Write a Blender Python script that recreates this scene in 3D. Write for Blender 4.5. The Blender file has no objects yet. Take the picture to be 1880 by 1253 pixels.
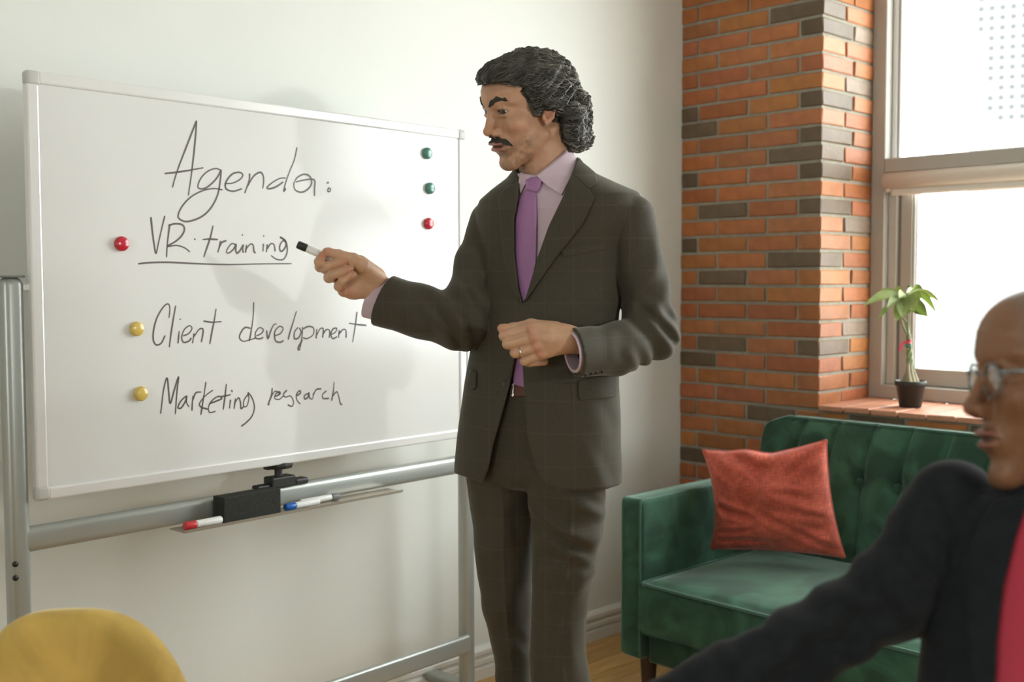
import bpy, bmesh, math, random
import numpy as np
from mathutils import Vector, Matrix
random.seed(7); RNG = np.random.default_rng(7)
SC = bpy.context.scene
COL = SC.collection

# ------------------------------------------------------------------ camera, world, lights, exposure
F_PX, YAW, PIT, ROLL = 2045.5, .8022, .0541, -.0026
CAM = np.array([2.6547, -3.4769, 1.30])
_F = np.array([-math.sin(YAW)*math.cos(PIT), math.cos(YAW)*math.cos(PIT), -math.sin(PIT)])
_R = np.array([math.cos(YAW), math.sin(YAW), 0.0])
_U = np.cross(_R, _F)
R2 = _R*math.cos(ROLL)+_U*math.sin(ROLL)
U2 = -_R*math.sin(ROLL)+_U*math.cos(ROLL)
cam_data = bpy.data.cameras.new('camera')
cam_data.sensor_width = 36.0
cam_data.lens = F_PX/1880*36.0
cam_data.clip_start = .05
cam_data.dof.use_dof = True
cam_data.dof.focus_distance = 2.40
cam_data.dof.aperture_fstop = 3.9
cam = bpy.data.objects.new('camera', cam_data); COL.objects.link(cam)
cam.matrix_world = Matrix(((R2[0], U2[0], -_F[0], CAM[0]), (R2[1], U2[1], -_F[1], CAM[1]),
                           (R2[2], U2[2], -_F[2], CAM[2]), (0, 0, 0, 1)))
SC.camera = cam
SC.view_settings.view_transform = 'Standard'
SC.view_settings.look = 'None'
SC.view_settings.gamma = 1.0
SC.view_settings.use_curve_mapping = False
SC.view_settings.exposure = -0.38
wd = bpy.data.worlds.new('world'); SC.world = wd; wd.use_nodes = True
wd.node_tree.nodes['Background'].inputs[0].default_value = (.94, 1.0, .99, 1)
wd.node_tree.nodes['Background'].inputs[1].default_value = 16.0

def area(name, loc, target, sx, sy, power, color=(1, 1, 1), portal=False, spread=None):
    d = bpy.data.lights.new(name, 'AREA'); d.shape = 'RECTANGLE'; d.size = sx; d.size_y = sy
    d.energy = power; d.color = color
    if portal: d.cycles.is_portal = True
    if spread: d.spread = spread
    o = bpy.data.objects.new(name, d); COL.objects.link(o); o.location = loc
    v = Vector(target)-Vector(loc); o.rotation_euler = v.to_track_quat('-Z', 'Y').to_euler()
    return o
sl = bpy.data.lights.new('studio_lamp', 'SPOT'); sl.energy = 150; sl.color = (.98, 1, .97); sl.shadow_soft_size = .045
sl.spot_size = math.radians(31); sl.spot_blend = .75
slo = bpy.data.objects.new('studio_lamp', sl); COL.objects.link(slo); slo.location = (4.95, -1.84, 1.65)
slo.rotation_euler = (Vector((.2, -1.75, 1.78))-slo.location).to_track_quat('-Z', 'Y').to_euler()
area('window_portal', (1.7, .47, 1.75), (1.7, -1, 1.75), 1.9, 1.75, 1, portal=True)
area('window_portal', (5.68, -2.1, 1.575), (0, -2.1, 1.575), .9, .95, 1, portal=True)

area('window_portal', (2.6, -6.58, 1.7), (2.6, 0, 1.7), 1.3, 1.3, 1, portal=True)  # portal of the added rear opening that gives frontal fill
# ------------------------------------------------------------------ small helpers
def px_ray(u, v): return _F+(u-940)/F_PX*R2-(v-626.5)/F_PX*U2
def at(u, v, D): return CAM+px_ray(u, v)*D
def on_plane(u, v, point, n):
    d = px_ray(u, v); t = ((np.array(point)-CAM)@n)/(d@n); return CAM+t*d
def on_z(u, v, z): return on_plane(u, v, (0, 0, z), np.array([0, 0, 1.]))
def project(P):
    d = np.asarray(P)-CAM; z = d@_F
    return 940+F_PX*(d@R2)/z, 626.5-F_PX*(d@U2)/z

def tag(o, label=None, cat=None, group=None, kind=None):
    if label: o['label'] = label
    if cat: o['category'] = cat
    if group: o['group'] = group
    if kind: o['kind'] = kind
    return o
def empty(name, loc, rz=0, label=None, cat=None, group=None):
    o = bpy.data.objects.new(name, None); COL.objects.link(o)
    o.location = loc; o.rotation_euler = (0, 0, rz); o.empty_display_size = .1
    o.matrix_world = Matrix.Translation(Vector(loc)) @ Matrix.Rotation(rz, 4, 'Z')
    return tag(o, label, cat, group)
def world_mat(o):
    m = o.matrix_basis.copy()
    return world_mat(o.parent) @ m if o.parent else m

def mesh_obj(name, V, Fs, mat, parent=None, smooth=True, colors=None, label=None):
    """V in world space; stored relative to the parent."""
    V = np.asarray(V, float).reshape(-1, 3)
    if parent is not None:
        M = np.array(world_mat(parent).inverted())
        V = V@M[:3, :3].T+M[:3, 3]
    me = bpy.data.meshes.new(name)
    if isinstance(Fs, np.ndarray) and Fs.ndim == 2:
        n, k = Fs.shape
        me.vertices.add(len(V)); me.vertices.foreach_set('co', V.astype(np.float32).ravel())
        me.loops.add(n*k); me.loops.foreach_set('vertex_index', Fs.astype(np.int32).ravel())
        me.polygons.add(n); me.polygons.foreach_set('loop_start', np.arange(0, n*k, k, dtype=np.int32))
        me.update(calc_edges=True); me.validate()
    else:
        me.from_pydata(V.tolist(), [], [tuple(int(i) for i in f) for f in Fs]); me.update()
    if smooth: me.polygons.foreach_set('use_smooth', np.ones(len(me.polygons), dtype=bool))
    if colors is not None:
        ca = me.color_attributes.new('Col', 'FLOAT_COLOR', 'POINT')
        c = np.ones((len(V), 4), np.float32); c[:, :3] = colors
        ca.data.foreach_set('color', c.ravel())
    if mat: me.materials.append(mat)
    o = bpy.data.objects.new(name, me); COL.objects.link(o)
    if parent is not None: o.parent = parent
    if label: o['label'] = label
    return o

class MB:
    def __init__(s): s.v = []; s.f = []
    def add(s, V, Fs):
        b = len(s.v); s.v.extend([tuple(p) for p in V]); s.f.extend([tuple(i+b for i in f) for f in Fs]); return s
    def build(s, name, mat, parent=None, smooth=True, **k): return mesh_obj(name, s.v, s.f, mat, parent, smooth, **k)

def bm_box(size, bev=0.0, seg=2, cuts=0):
    bm = bmesh.new(); bmesh.ops.create_cube(bm, size=1.0)
    bmesh.ops.scale(bm, vec=size, verts=bm.verts)
    if bev > 0: bmesh.ops.bevel(bm, geom=list(bm.edges), offset=bev, segments=seg, profile=.5, affect='EDGES')
    V = [tuple(v.co) for v in bm.verts]; bm.verts.index_update()
    Fs = [tuple(v.index for v in f.verts) for f in bm.faces]; bm.free()
    return np.array(V), Fs
def box(mb, c, size, bev=0.0, seg=2, M=None):
    V, Fs = bm_box(size, bev, seg)
    if M is not None: V = V@np.array(M).T
    mb.add(V+np.array(c), Fs); return mb
def catmull(P, n=6, closed=False):
    P = np.asarray(P, float)
    if len(P) < 3: return P
    if closed: Q = np.vstack([P[-1], P, P[0], P[1]])
    else: Q = np.vstack([2*P[0]-P[1], P, 2*P[-1]-P[-2]])
    out = []
    for i in range(1, len(Q)-2):
        a, b, c, d = Q[i-1], Q[i], Q[i+1], Q[i+2]
        for t in np.linspace(0, 1, n, endpoint=False):
            out.append(.5*((2*b)+(-a+c)*t+(2*a-5*b+4*c-d)*t*t+(-a+3*b-3*c+d)*t**3))
    if not closed: out.append(P[-1])
    return np.array(out)
def tube(P, r, sides=8, cap=True, squash=None):
    P = np.asarray(P, float); n = len(P); r = np.broadcast_to(np.asarray(r, float), (n,))
    T = np.gradient(P, axis=0); T /= np.linalg.norm(T, axis=1)[:, None]+1e-12
    a = np.array([0, 0, 1.]) if abs(T[0][2]) < .9 else np.array([1., 0, 0])
    N = np.cross(T[0], a); N /= np.linalg.norm(N)
    V = []; ang = np.arange(sides)*2*math.pi/sides
    for i in range(n):
        N = N-T[i]*(N@T[i]); N /= np.linalg.norm(N)+1e-12; B = np.cross(T[i], N)
        V.append(P[i]+r[i]*(np.cos(ang)[:, None]*N+np.sin(ang)[:, None]*B))
    V = np.vstack(V); Fs = []
    for i in range(n-1):
        for j in range(sides):
            k = (j+1) % sides; Fs.append((i*sides+j, i*sides+k, (i+1)*sides+k, (i+1)*sides+j))
    if cap: Fs += [tuple(range(sides))[::-1], tuple((n-1)*sides+j for j in range(sides))]
    return V, Fs
def lathe(profile, c, sides=24, M=None):
    V = []; Fs = []; ang = np.arange(sides)*2*math.pi/sides; n = len(profile)
    for r, z in profile: V += [(r*math.cos(a), r*math.sin(a), z) for a in ang]
    for i in range(n-1):
        for j in range(sides):
            k = (j+1) % sides; Fs.append((i*sides+j, i*sides+k, (i+1)*sides+k, (i+1)*sides+j))
    Fs += [tuple(range(sides))[::-1], tuple((n-1)*sides+j for j in range(sides))]
    V = np.array(V)
    if M is not None: V = V@np.array(M).T
    return V+np.array(c), Fs

# ------------------------------------------------------------------ materials
def mat(name, color, rough=.6, metal=0., noise=0., nscale=8., bump=0., bscale=40., sheen=0., spec=.5, vcol=False,
        objcol=False, coat=0., sss=0., stretch=None, dark=None):
    m = bpy.data.materials.new(name); m.use_nodes = True
    nt = m.node_tree; N = nt.nodes; L = nt.links; b = N['Principled BSDF']
    b.inputs['Roughness'].default_value = rough; b.inputs['Metallic'].default_value = metal
    b.inputs['Specular IOR Level'].default_value = spec
    if sheen: b.inputs['Sheen Weight'].default_value = sheen; b.inputs['Sheen Roughness'].default_value = .4
    if coat: b.inputs['Coat Weight'].default_value = coat; b.inputs['Coat Roughness'].default_value = .06
    if sss:
        b.inputs['Subsurface Weight'].default_value = sss; b.inputs['Subsurface Radius'].default_value = (1, .35, .2)
        b.inputs['Subsurface Scale'].default_value = .006
    tc = N.new('ShaderNodeTexCoord'); mp = N.new('ShaderNodeMapping'); L.new(tc.outputs['Object'], mp.inputs[0])
    if stretch: mp.inputs['Scale'].default_value = stretch
    src = None
    if vcol:
        a = N.new('ShaderNodeAttribute'); a.attribute_name = 'Col'; src = a.outputs['Color']
    elif objcol:
        a = N.new('ShaderNodeObjectInfo'); src = a.outputs['Color']
    else:
        a = N.new('ShaderNodeRGB'); a.outputs[0].default_value = (*color, 1); src = a.outputs[0]
    if noise:
        t = N.new('ShaderNodeTexNoise'); t.inputs['Scale'].default_value = nscale; t.inputs['Detail'].default_value = 6
        L.new(mp.outputs[0], t.inputs['Vector'])
        r = N.new('ShaderNodeMapRange'); r.inputs['From Min'].default_value = .3; r.inputs['From Max'].default_value = .7
        r.inputs['To Min'].default_value = 1-noise; r.inputs['To Max'].default_value = 1+noise
        L.new(t.outputs['Fac'], r.inputs['Value'])
        mx = N.new('ShaderNodeVectorMath'); mx.operation = 'MULTIPLY'
        L.new(src, mx.inputs[0]); L.new(r.outputs[0], mx.inputs[1]); src = mx.outputs[0]
    L.new(src, b.inputs['Base Color'])
    if bump:
        t2 = N.new('ShaderNodeTexNoise'); t2.inputs['Scale'].default_value = bscale; t2.inputs['Detail'].default_value = 4
        L.new(mp.outputs[0], t2.inputs['Vector'])
        bp = N.new('ShaderNodeBump'); bp.inputs['Strength'].default_value = bump; bp.inputs['Distance'].default_value = .004
        L.new(t2.outputs['Fac'], bp.inputs['Height']); L.new(bp.outputs[0], b.inputs['Normal'])
    return m
def nodes(m): return m.node_tree.nodes, m.node_tree.links, m.node_tree.nodes['Principled BSDF']

M_wall = mat('painted_plaster', (.80, .82, .78), .5, noise=.012, nscale=3, bump=.05, bscale=60, spec=.4)
M_ceil = mat('ceiling_paint', (.8, .79, .76), .8)
M_trim = mat('white_trim_paint', (.80, .79, .75), .4)
M_brick = mat('brick_clay', (.5, .2, .08), .56, objcol=True, noise=.16, nscale=22, bump=.35, bscale=110, spec=.5)
M_mortar = mat('mortar', (.33, .31, .25), .95, noise=.12, nscale=30, bump=.6, bscale=160, spec=.2)
M_winframe = mat('window_frame_paint', (.46, .435, .39), .45, noise=.03)
M_blind = mat('blind_white', (.80, .77, .70), .5)
M_gasket = mat('window_gasket', (.12, .12, .12), .6)
M_alu = mat('grey_aluminium', (.40, .42, .395), .36, metal=.45, noise=.02)
M_frame = mat('white_aluminium', (.80, .80, .79), .3, metal=.15)
M_corner = mat('grey_plastic_corner', (.55, .555, .53), .5)
M_black = mat('black_plastic', (.018, .019, .016), .45)
M_felt = mat('black_felt', (.022, .024, .018), .9, noise=.3, nscale=150, bump=.4, bscale=300)
M_whitepl = mat('white_plastic', (.82, .82, .80), .35)
M_greycap = mat('grey_plastic', (.18, .20, .20), .4)
M_redpl = mat('red_plastic', (.60, .035, .045), .3, coat=.3)
M_redmag = mat('red_magnet', (.52, .012, .035), .25, coat=.5)
M_grnmag = mat('green_magnet', (.055, .20, .155), .25, coat=.5)
M_yelmag = mat('yellow_magnet', (.68, .50, .12), .3, coat=.4)
M_bluepl = mat('blue_plastic', (.006, .11, .42), .3)
M_ink = mat('marker_ink', (.105, .085, .08), .5)
M_skin = mat('skin', (.6, .4, .3), .46, vcol=True, sss=.12, noise=.06, nscale=90, bump=.12, bscale=380, spec=.4)
M_hair = mat('hair_strands', (.05, .05, .04), .42, vcol=True, spec=.5)
M_brow = mat('facial_hair', (.040, .033, .024), .8, noise=.45, nscale=260, bump=.8, bscale=380)
M_crop = mat('cropped_grey_hair', (.14, .122, .10), .95, noise=.45, nscale=220, bump=.7, bscale=420, spec=.15)
M_shirt = mat('lilac_cotton', (.58, .455, .52), .75, noise=.03, nscale=40, bump=.12, bscale=500, sheen=.1)
M_tie = mat('purple_silk', (.33, .155, .33), .38, noise=.05, nscale=15, sheen=.25, bump=.1, bscale=600)
M_belt = mat('brown_leather', (.10, .03, .018), .4)
M_metal = mat('polished_metal', (.75, .72, .66), .22, metal=1.)
M_button = mat('dark_button', (.03, .026, .02), .35)
M_shoe = mat('black_shoe_leather', (.02, .016, .013), .3)
M_eye = mat('eyeball', (.7, .66, .6), .15, vcol=True, coat=.2)
M_lip = M_skin
M_navy = mat('navy_wool', (.013, .016, .019), .9, noise=.2, nscale=60, sheen=.06, bump=.2, bscale=400, spec=.25)
M_pink = mat('crimson_shirt', (.50, .035, .070), .75, noise=.05, sheen=.2)
M_lens = mat('spectacle_frame', (.22, .25, .26), .25, metal=.5)
M_pot = mat('black_pot_plastic', (.022, .022, .018), .55, noise=.1)
M_soil = mat('potting_soil', (.30, .22, .12), .95, noise=.4, nscale=90, bump=.8, bscale=150)
M_trunk = mat('plant_trunk', (.28, .245, .15), .7, noise=.2, nscale=40, bump=.4, bscale=120)
M_stem = mat('plant_stem', (.22, .27, .12), .6, noise=.15, nscale=60)
M_ribbon = mat('red_ribbon', (.65, .045, .10), .45)
M_wire = mat('green_wire_tie', (.03, .13, .08), .5)
M_leg = mat('dark_wood', (.045, .022, .012), .4, noise=.25, nscale=30)
M_facade = mat('pale_facade', (.15, .15, .148), .9, spec=0.)
M_fwin = mat('facade_window', (.060, .061, .062), .9, spec=0.)
M_ground = mat('outside_paving', (.7, .69, .66), .9)
M_dist = mat('far_tree_leaves', (.17, .178, .16), .9, spec=0.)

def leaf_material():
    m = mat('plant_leaf', (.40, .50, .20), .42, noise=.3, nscale=18, bump=.2, bscale=60)
    N, L, b = nodes(m)
    tr = N.new('ShaderNodeBsdfTranslucent'); tr.inputs[0].default_value = (.46, .56, .20, 1)
    mx = N.new('ShaderNodeMixShader'); mx.inputs[0].default_value = .4
    L.new(b.outputs[0], mx.inputs[1]); L.new(tr.outputs[0], mx.inputs[2])
    L.new(mx.outputs[0], N['Material Output'].inputs[0]); return m
M_leaf = leaf_material()

def glass_material():
    m = bpy.data.materials.new('window_glass'); m.use_nodes = True; N = m.node_tree.nodes; L = m.node_tree.links
    N.clear(); o = N.new('ShaderNodeOutputMaterial'); t = N.new('ShaderNodeBsdfTransparent'); g = N.new('ShaderNodeBsdfGlossy')
    g.inputs['Roughness'].default_value = .02; lw = N.new('ShaderNodeLayerWeight'); pw = N.new('ShaderNodeMath'); pw.operation = 'POWER'; pw.inputs[1].default_value = 4.0
    L.new(lw.outputs['Facing'], pw.inputs[0]); fr = N.new('ShaderNodeMath'); fr.operation = 'MULTIPLY_ADD'; fr.inputs[1].default_value = .7; fr.inputs[2].default_value = .03
    L.new(pw.outputs[0], fr.inputs[0])
    mx = N.new('ShaderNodeMixShader'); L.new(fr.outputs[0], mx.inputs[0]); L.new(t.outputs[0], mx.inputs[1])
    L.new(g.outputs[0], mx.inputs[2]); L.new(mx.outputs[0], o.inputs[0]); return m
M_glass = glass_material()

def board_material():
    m = mat('whiteboard_enamel', (.76, .765, .755), .16, spec=.45, noise=.008, nscale=4)
    return m
M_board = board_material()

def velvet(name, base, edge, var=.5, scale=5.):
    """velvet pile: colour swings with the brushing direction (noise), plus sheen"""
    m = mat(name, base, .75, spec=.2, bump=.15, bscale=300)
    N, L, b = nodes(m)
    tc = N.new('ShaderNodeTexCoord'); t = N.new('ShaderNodeTexNoise'); t.inputs['Scale'].default_value = scale
    t.inputs['Detail'].default_value = 5; t.inputs['Distortion'].default_value = 1.4; L.new(tc.outputs['Object'], t.inputs['Vector'])
    cr = N.new('ShaderNodeValToRGB'); cr.color_ramp.elements[0].position = .40; cr.color_ramp.elements[1].position = .64
    cr.color_ramp.elements[0].color = (*[c*(1-var*.6) for c in base], 1); cr.color_ramp.elements[1].color = (*[c*(1+var) for c in base], 1)
    L.new(t.outputs['Fac'], cr.inputs[0]); L.new(cr.outputs[0], b.inputs['Base Color'])
    b.inputs['Sheen Weight'].default_value = 1.0; b.inputs['Sheen Roughness'].default_value = .35
    b.inputs['Sheen Tint'].default_value = (*edge, 1)
    return m
M_green = velvet('green_velvet', (.034, .092, .056), (.60, .74, .68), .5, 6.)
M_piping = mat('green_piping', (.03, .12, .08), .6, sheen=.6)
M_yellow = velvet('mustard_velvet', (.58, .39, .10), (.95, .82, .5), .22, 6.)

def wool_material():
    m = mat('brown_wool_suiting', (.054, .0465, .031), .8, noise=.10, nscale=240, bump=.12, bscale=700, sheen=.18, spec=.3)
    N, L, b = nodes(m)
    b.inputs['Sheen Tint'].default_value = (.95, .9, .8, 1)
    src = b.inputs['Base Color'].links[0].from_socket
    tc = N.new('ShaderNodeTexCoord'); sp = N.new('ShaderNodeSeparateXYZ'); L.new(tc.outputs['Object'], sp.inputs[0])
    fac = None
    for ax, per in (('X', .058), ('Z', .066)):
        d = N.new('ShaderNodeMath'); d.operation = 'PINGPONG'; d.inputs[1].default_value = per/2; L.new(sp.outputs[ax], d.inputs[0])
        c = N.new('ShaderNodeMath'); c.operation = 'LESS_THAN'; c.inputs[1].default_value = .0016; L.new(d.outputs[0], c.inputs[0])
        if fac is None: fac = c.outputs[0]
        else:
            mxx = N.new('ShaderNodeMath'); mxx.operation = 'MAXIMUM'; L.new(fac, mxx.inputs[0]); L.new(c.outputs[0], mxx.inputs[1]); fac = mxx.outputs[0]
    mu = N.new('ShaderNodeMath'); mu.operation = 'MULTIPLY'; mu.inputs[1].default_value = .09; L.new(fac, mu.inputs[0])
    mx = N.new('ShaderNodeMix'); mx.data_type = 'RGBA'; L.new(mu.outputs[0], mx.inputs['Factor'])
    L.new(src, mx.inputs['A']); mx.inputs['B'].default_value = (.16, .13, .10, 1)
    L.new(mx.outputs['Result'], b.inputs['Base Color']); return m
M_wool = wool_material()

def cushion_material():
    m = mat('coral_woven_cotton', (.53, .112, .074), .85, noise=.16, nscale=30, sheen=.35, spec=.2)
    N, L, b = nodes(m)
    src = b.inputs['Base Color'].links[0].from_socket
    tc = N.new('ShaderNodeTexCoord'); mp = N.new('ShaderNodeMapping'); L.new(tc.outputs['UV'], mp.inputs[0])
    h = None
    for sc in ((160, 14, 1), (14, 160, 1)):
        mp = N.new('ShaderNodeMapping'); mp.inputs['Scale'].default_value = sc; L.new(tc.outputs['UV'], mp.inputs[0])
        t = N.new('ShaderNodeTexNoise'); t.inputs['Scale'].default_value = 1; t.inputs['Detail'].default_value = 3; L.new(mp.outputs[0], t.inputs['Vector'])
        if h is None: h = t.outputs['Fac']
        else:
            ad = N.new('ShaderNodeMath'); ad.operation = 'ADD'; L.new(h, ad.inputs[0]); L.new(t.outputs['Fac'], ad.inputs[1]); h = ad.outputs[0]
    r = N.new('ShaderNodeMapRange'); r.inputs['From Min'].default_value = .65; r.inputs['From Max'].default_value = 1.35
    r.inputs['To Min'].default_value = .6; r.inputs['To Max'].default_value = 1.5; L.new(h, r.inputs['Value'])
    mx = N.new('ShaderNodeVectorMath'); mx.operation = 'MULTIPLY'; L.new(src, mx.inputs[0]); L.new(r.outputs[0], mx.inputs[1])
    L.new(mx.outputs[0], b.inputs['Base Color'])
    bp = N.new('ShaderNodeBump'); bp.inputs['Strength'].default_value = .3; bp.inputs['Distance'].default_value = .002
    L.new(h, bp.inputs['Height']); L.new(bp.outputs[0], b.inputs['Normal']); return m
M_cushion = cushion_material()

def floor_material():
    m = mat('oak_floor', (.5, .3, .12), .32, objcol=True, noise=.22, nscale=6, spec=.5, stretch=(14, 1.1, 1))
    return m
M_floor = floor_material()

# ================================================================== SETTING
ROOM_X, ROOM_Y, ROOM_Z = 5.6, -6.5, 2.95
def quad_box(name, lo, hi, m, parent=None, kind='structure'):
    mb = MB(); lo = np.array(lo); hi = np.array(hi); box(mb, (lo+hi)/2, hi-lo)
    o = mb.build(name, m, parent, smooth=False)
    if kind and parent is None: o['kind'] = kind
    return o
# floor with boards
floor = quad_box('floor', (-.1, ROOM_Y-.1, -.1), (ROOM_X+.1, .55, -.014), mat('subfloor', (.2, .12, .05), .9))
def plank_mesh(w, l):
    V, Fs = bm_box((w-.0012, l-.0012, .014), .0008, 1); me = bpy.data.meshes.new('floor_board')
    me.from_pydata(V.tolist(), [], Fs); me.materials.append(M_floor); return me
PW, PL = .0825, 1.15
pm = plank_mesh(PW, PL)
big = MB()
for i in range(int(ROOM_X/PW)+1):
    off = (i*0.437) % PL
    for j in range(-1, int(6.5/PL)+1):
        x = PW*(i+.5); y = PL/2-off-PL*j
        if x+PW/2 > ROOM_X+.05 or y+PL/2 < ROOM_Y: continue
        if x < 2.2 and y > -3.4:
            o = bpy.data.objects.new('floor_board', pm); COL.objects.link(o); o.parent = floor; o.location = (x, y, -.007)
            k = random.uniform(.8, 1.15); o.color = (.62*k, .36*k, .135*k*random.uniform(.85, 1.1), 1)
        else: box(big, (x, y, -.007), (PW-.0012, PL-.0012, .014))
o = big.build('floor_board', mat('oak_floor_far', (.5, .285, .105), .35, noise=.2, nscale=6, stretch=(14, 1.1, 1)), floor, smooth=False); o['kind'] = 'stuff'

quad_box('wall_left', (-.15, ROOM_Y-.15, 0), (0, .55, ROOM_Z), M_wall)
quad_box('ceiling', (-.15, ROOM_Y-.15, ROOM_Z), (ROOM_X+.15, .55, ROOM_Z+.1), M_ceil)
def holed_wall(name, axis, pos0, pos1, a0, a1, holes):
    mb = MB()
    def put(p, q, z0, z1):
        if q-p < 1e-4: return
        lo, hi = ((p, pos0, z0), (q, pos1, z1)) if axis == 'y' else ((pos0, p, z0), (pos1, q, z1))
        lo = np.array(lo); hi = np.array(hi); box(mb, (lo+hi)/2, hi-lo)
    cur = a0
    for (p, q, z0, z1) in holes:
        put(cur, p, 0, ROOM_Z); put(p, q, 0, z0); put(p, q, z1, ROOM_Z); cur = q
    put(cur, a1, 0, ROOM_Z); o = mb.build(name, M_wall, None, smooth=False); o['kind'] = 'structure'; return o
RW = [(-2.55, -1.65, 1.1, 2.05)]; FILL_BW = [(1.95, 3.25, 1.1, 2.4)]  # the rear wall opening is unseen, added as frontal fill light
holed_wall('wall_right', 'x', ROOM_X, ROOM_X+.15, ROOM_Y, .5, RW)
holed_wall('wall_rear', 'y', ROOM_Y-.15, ROOM_Y, -.15, ROOM_X+.15, FILL_BW)
wn = 2
for (p, q, z0, z1) in RW+FILL_BW:  # the rear frame belongs to the added fill opening
    side = (p, q, z0, z1) in RW
    wroot = empty('window_%d' % wn, (ROOM_X+.075, (p+q)/2, z0) if side else ((p+q)/2, ROOM_Y-.075, z0)); wroot['kind'] = 'structure'; wn += 1
    mb = MB()
    for a, b, c, d in ((p, p+.06, z0, z1), (q-.06, q, z0, z1), (p+.06, q-.06, z0, z0+.06), (p+.06, q-.06, z1-.06, z1), ((p+q)/2-.035, (p+q)/2+.035, z0+.06, z1-.06), (p+.06, (p+q)/2-.035, 1.7, 1.76), ((p+q)/2+.035, q-.06, 1.7, 1.76)):
        c0 = ((a+b)/2, ROOM_Y-.08, (c+d)/2); s0 = (b-a, .07, d-c)
        if side: c0 = (ROOM_X+.08, (a+b)/2, (c+d)/2); s0 = (.07, b-a, d-c)
        box(mb, c0, s0)
    mb.build('window_frame', M_winframe, wroot, smooth=False)

# moulded baseboard along the white wall
bprof = [(0, 0), (.018, 0), (.018, .036), (.010, .040), (.010, .044), (.018, .050), (.018, .064), (.009, .069), (.009, .074), (.019, .082), (.019, .095), (.012, .103), (.006, .107), (0, .107)]
V = [(x, ROOM_Y, z) for x, z in bprof]+[(x, -.001, z) for x, z in bprof]; n = len(bprof)
Fs = [(i, (i+1) % n, (i+1) % n+n, i+n) for i in range(n)]+[tuple(range(n))[::-1], tuple(range(n, 2*n))]
o = mesh_obj('baseboard_left', V, Fs, M_trim, None, smooth=False); o['kind'] = 'structure'

# ------------------------------------------------------------------ brick wall with window
RX, RD, SILL = .606, .362, .8636          # reveal plane x, depth of the reveal, sill height
CH, Z0 = .0622, .9051                     # course height, one joint height
wall_back = empty('wall_back', (0, 0, 0)); wall_back['kind'] = 'structure'
mb = MB()
REC = .006
def cbox(mb, lo, hi): lo = np.array(lo); hi = np.array(hi); box(mb, (lo+hi)/2, hi-lo)
cbox(mb, (0, REC, 0), (RX-REC, .55, ROOM_Z))                      # pier left of the window
cbox(mb, (RX-REC, REC, 0), (ROOM_X, .55, SILL-.021))                # wall below the sill
cbox(mb, (RX-REC, REC, 2.62), (ROOM_X, .55, ROOM_Z))               # above the window
cbox(mb, (2.75, REC, SILL-.05), (ROOM_X, .55, 2.62))               # pier right of the window
mb.build('mortar_bed', M_mortar, wall_back, smooth=False)
brick_cache = {}
def brick_mesh(l, d, h, jitter=0):
    key = (round(l, 3), round(d, 3), round(h, 3), jitter)
    if key not in brick_cache:
        V, Fs = bm_box((l, d, h), .0035, 1); rr = np.random.default_rng(hash(key) % 1000)
        V = V+rr.normal(0, .0008, V.shape)
        me = bpy.data.meshes.new('brick'); me.from_pydata(V.tolist(), [], Fs); me.materials.append(M_brick); brick_cache[key] = me
    return brick_cache[key]
DARK = [(1460, 20), (1491, 40), (1490, 174), (1268, 204), (1282, 233), (1486, 241), (1455, 278), (1486, 307), (1265, 327), (1314, 382), (1486, 374), (1318, 506), (1453, 472), (1316, 627), (1483, 637), (1280, 655), (1402, 755), (1270, 835), (1266, 444),
        (1590, 54), (1542, 107), (1582, 151), (1538, 372), (1580, 408), (1538, 504), (1575, 601)]
bricks = []
def brick(c, l, d, h, alongy=False, tone=None):
    me = brick_mesh(*((d, l, h) if alongy else (l, d, h)), jitter=random.randint(0, 3))
    o = bpy.data.objects.new('brick', me); COL.objects.link(o); o.parent = wall_back
    out = random.uniform(-.0022, .0018)
    o.location = (c[0]-(out if alongy else 0), c[1]+(0 if alongy else out), c[2])
    k = random.uniform(.84, 1.16); col = np.array([.375, .128, .037])*k*np.array([1, random.uniform(.88, 1.14), random.uniform(.85, 1.25)])
    if tone is not None: col = np.array(tone)*k
    o.color = (*col, 1); return o
JT = .0105; BH = CH-JT
def is_dark(P, hw):
    u, v = project(P)
    return any(abs(u-du) < hw and abs(v-dv) < 14 for du, dv in DARK)
DK = (.135, .088, .048); GREYD = (.24, .17, .12)
joints1 = [.166, .385]; joints2 = [.078, .302, .512]
nrow = 0; stuff = MB()
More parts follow.
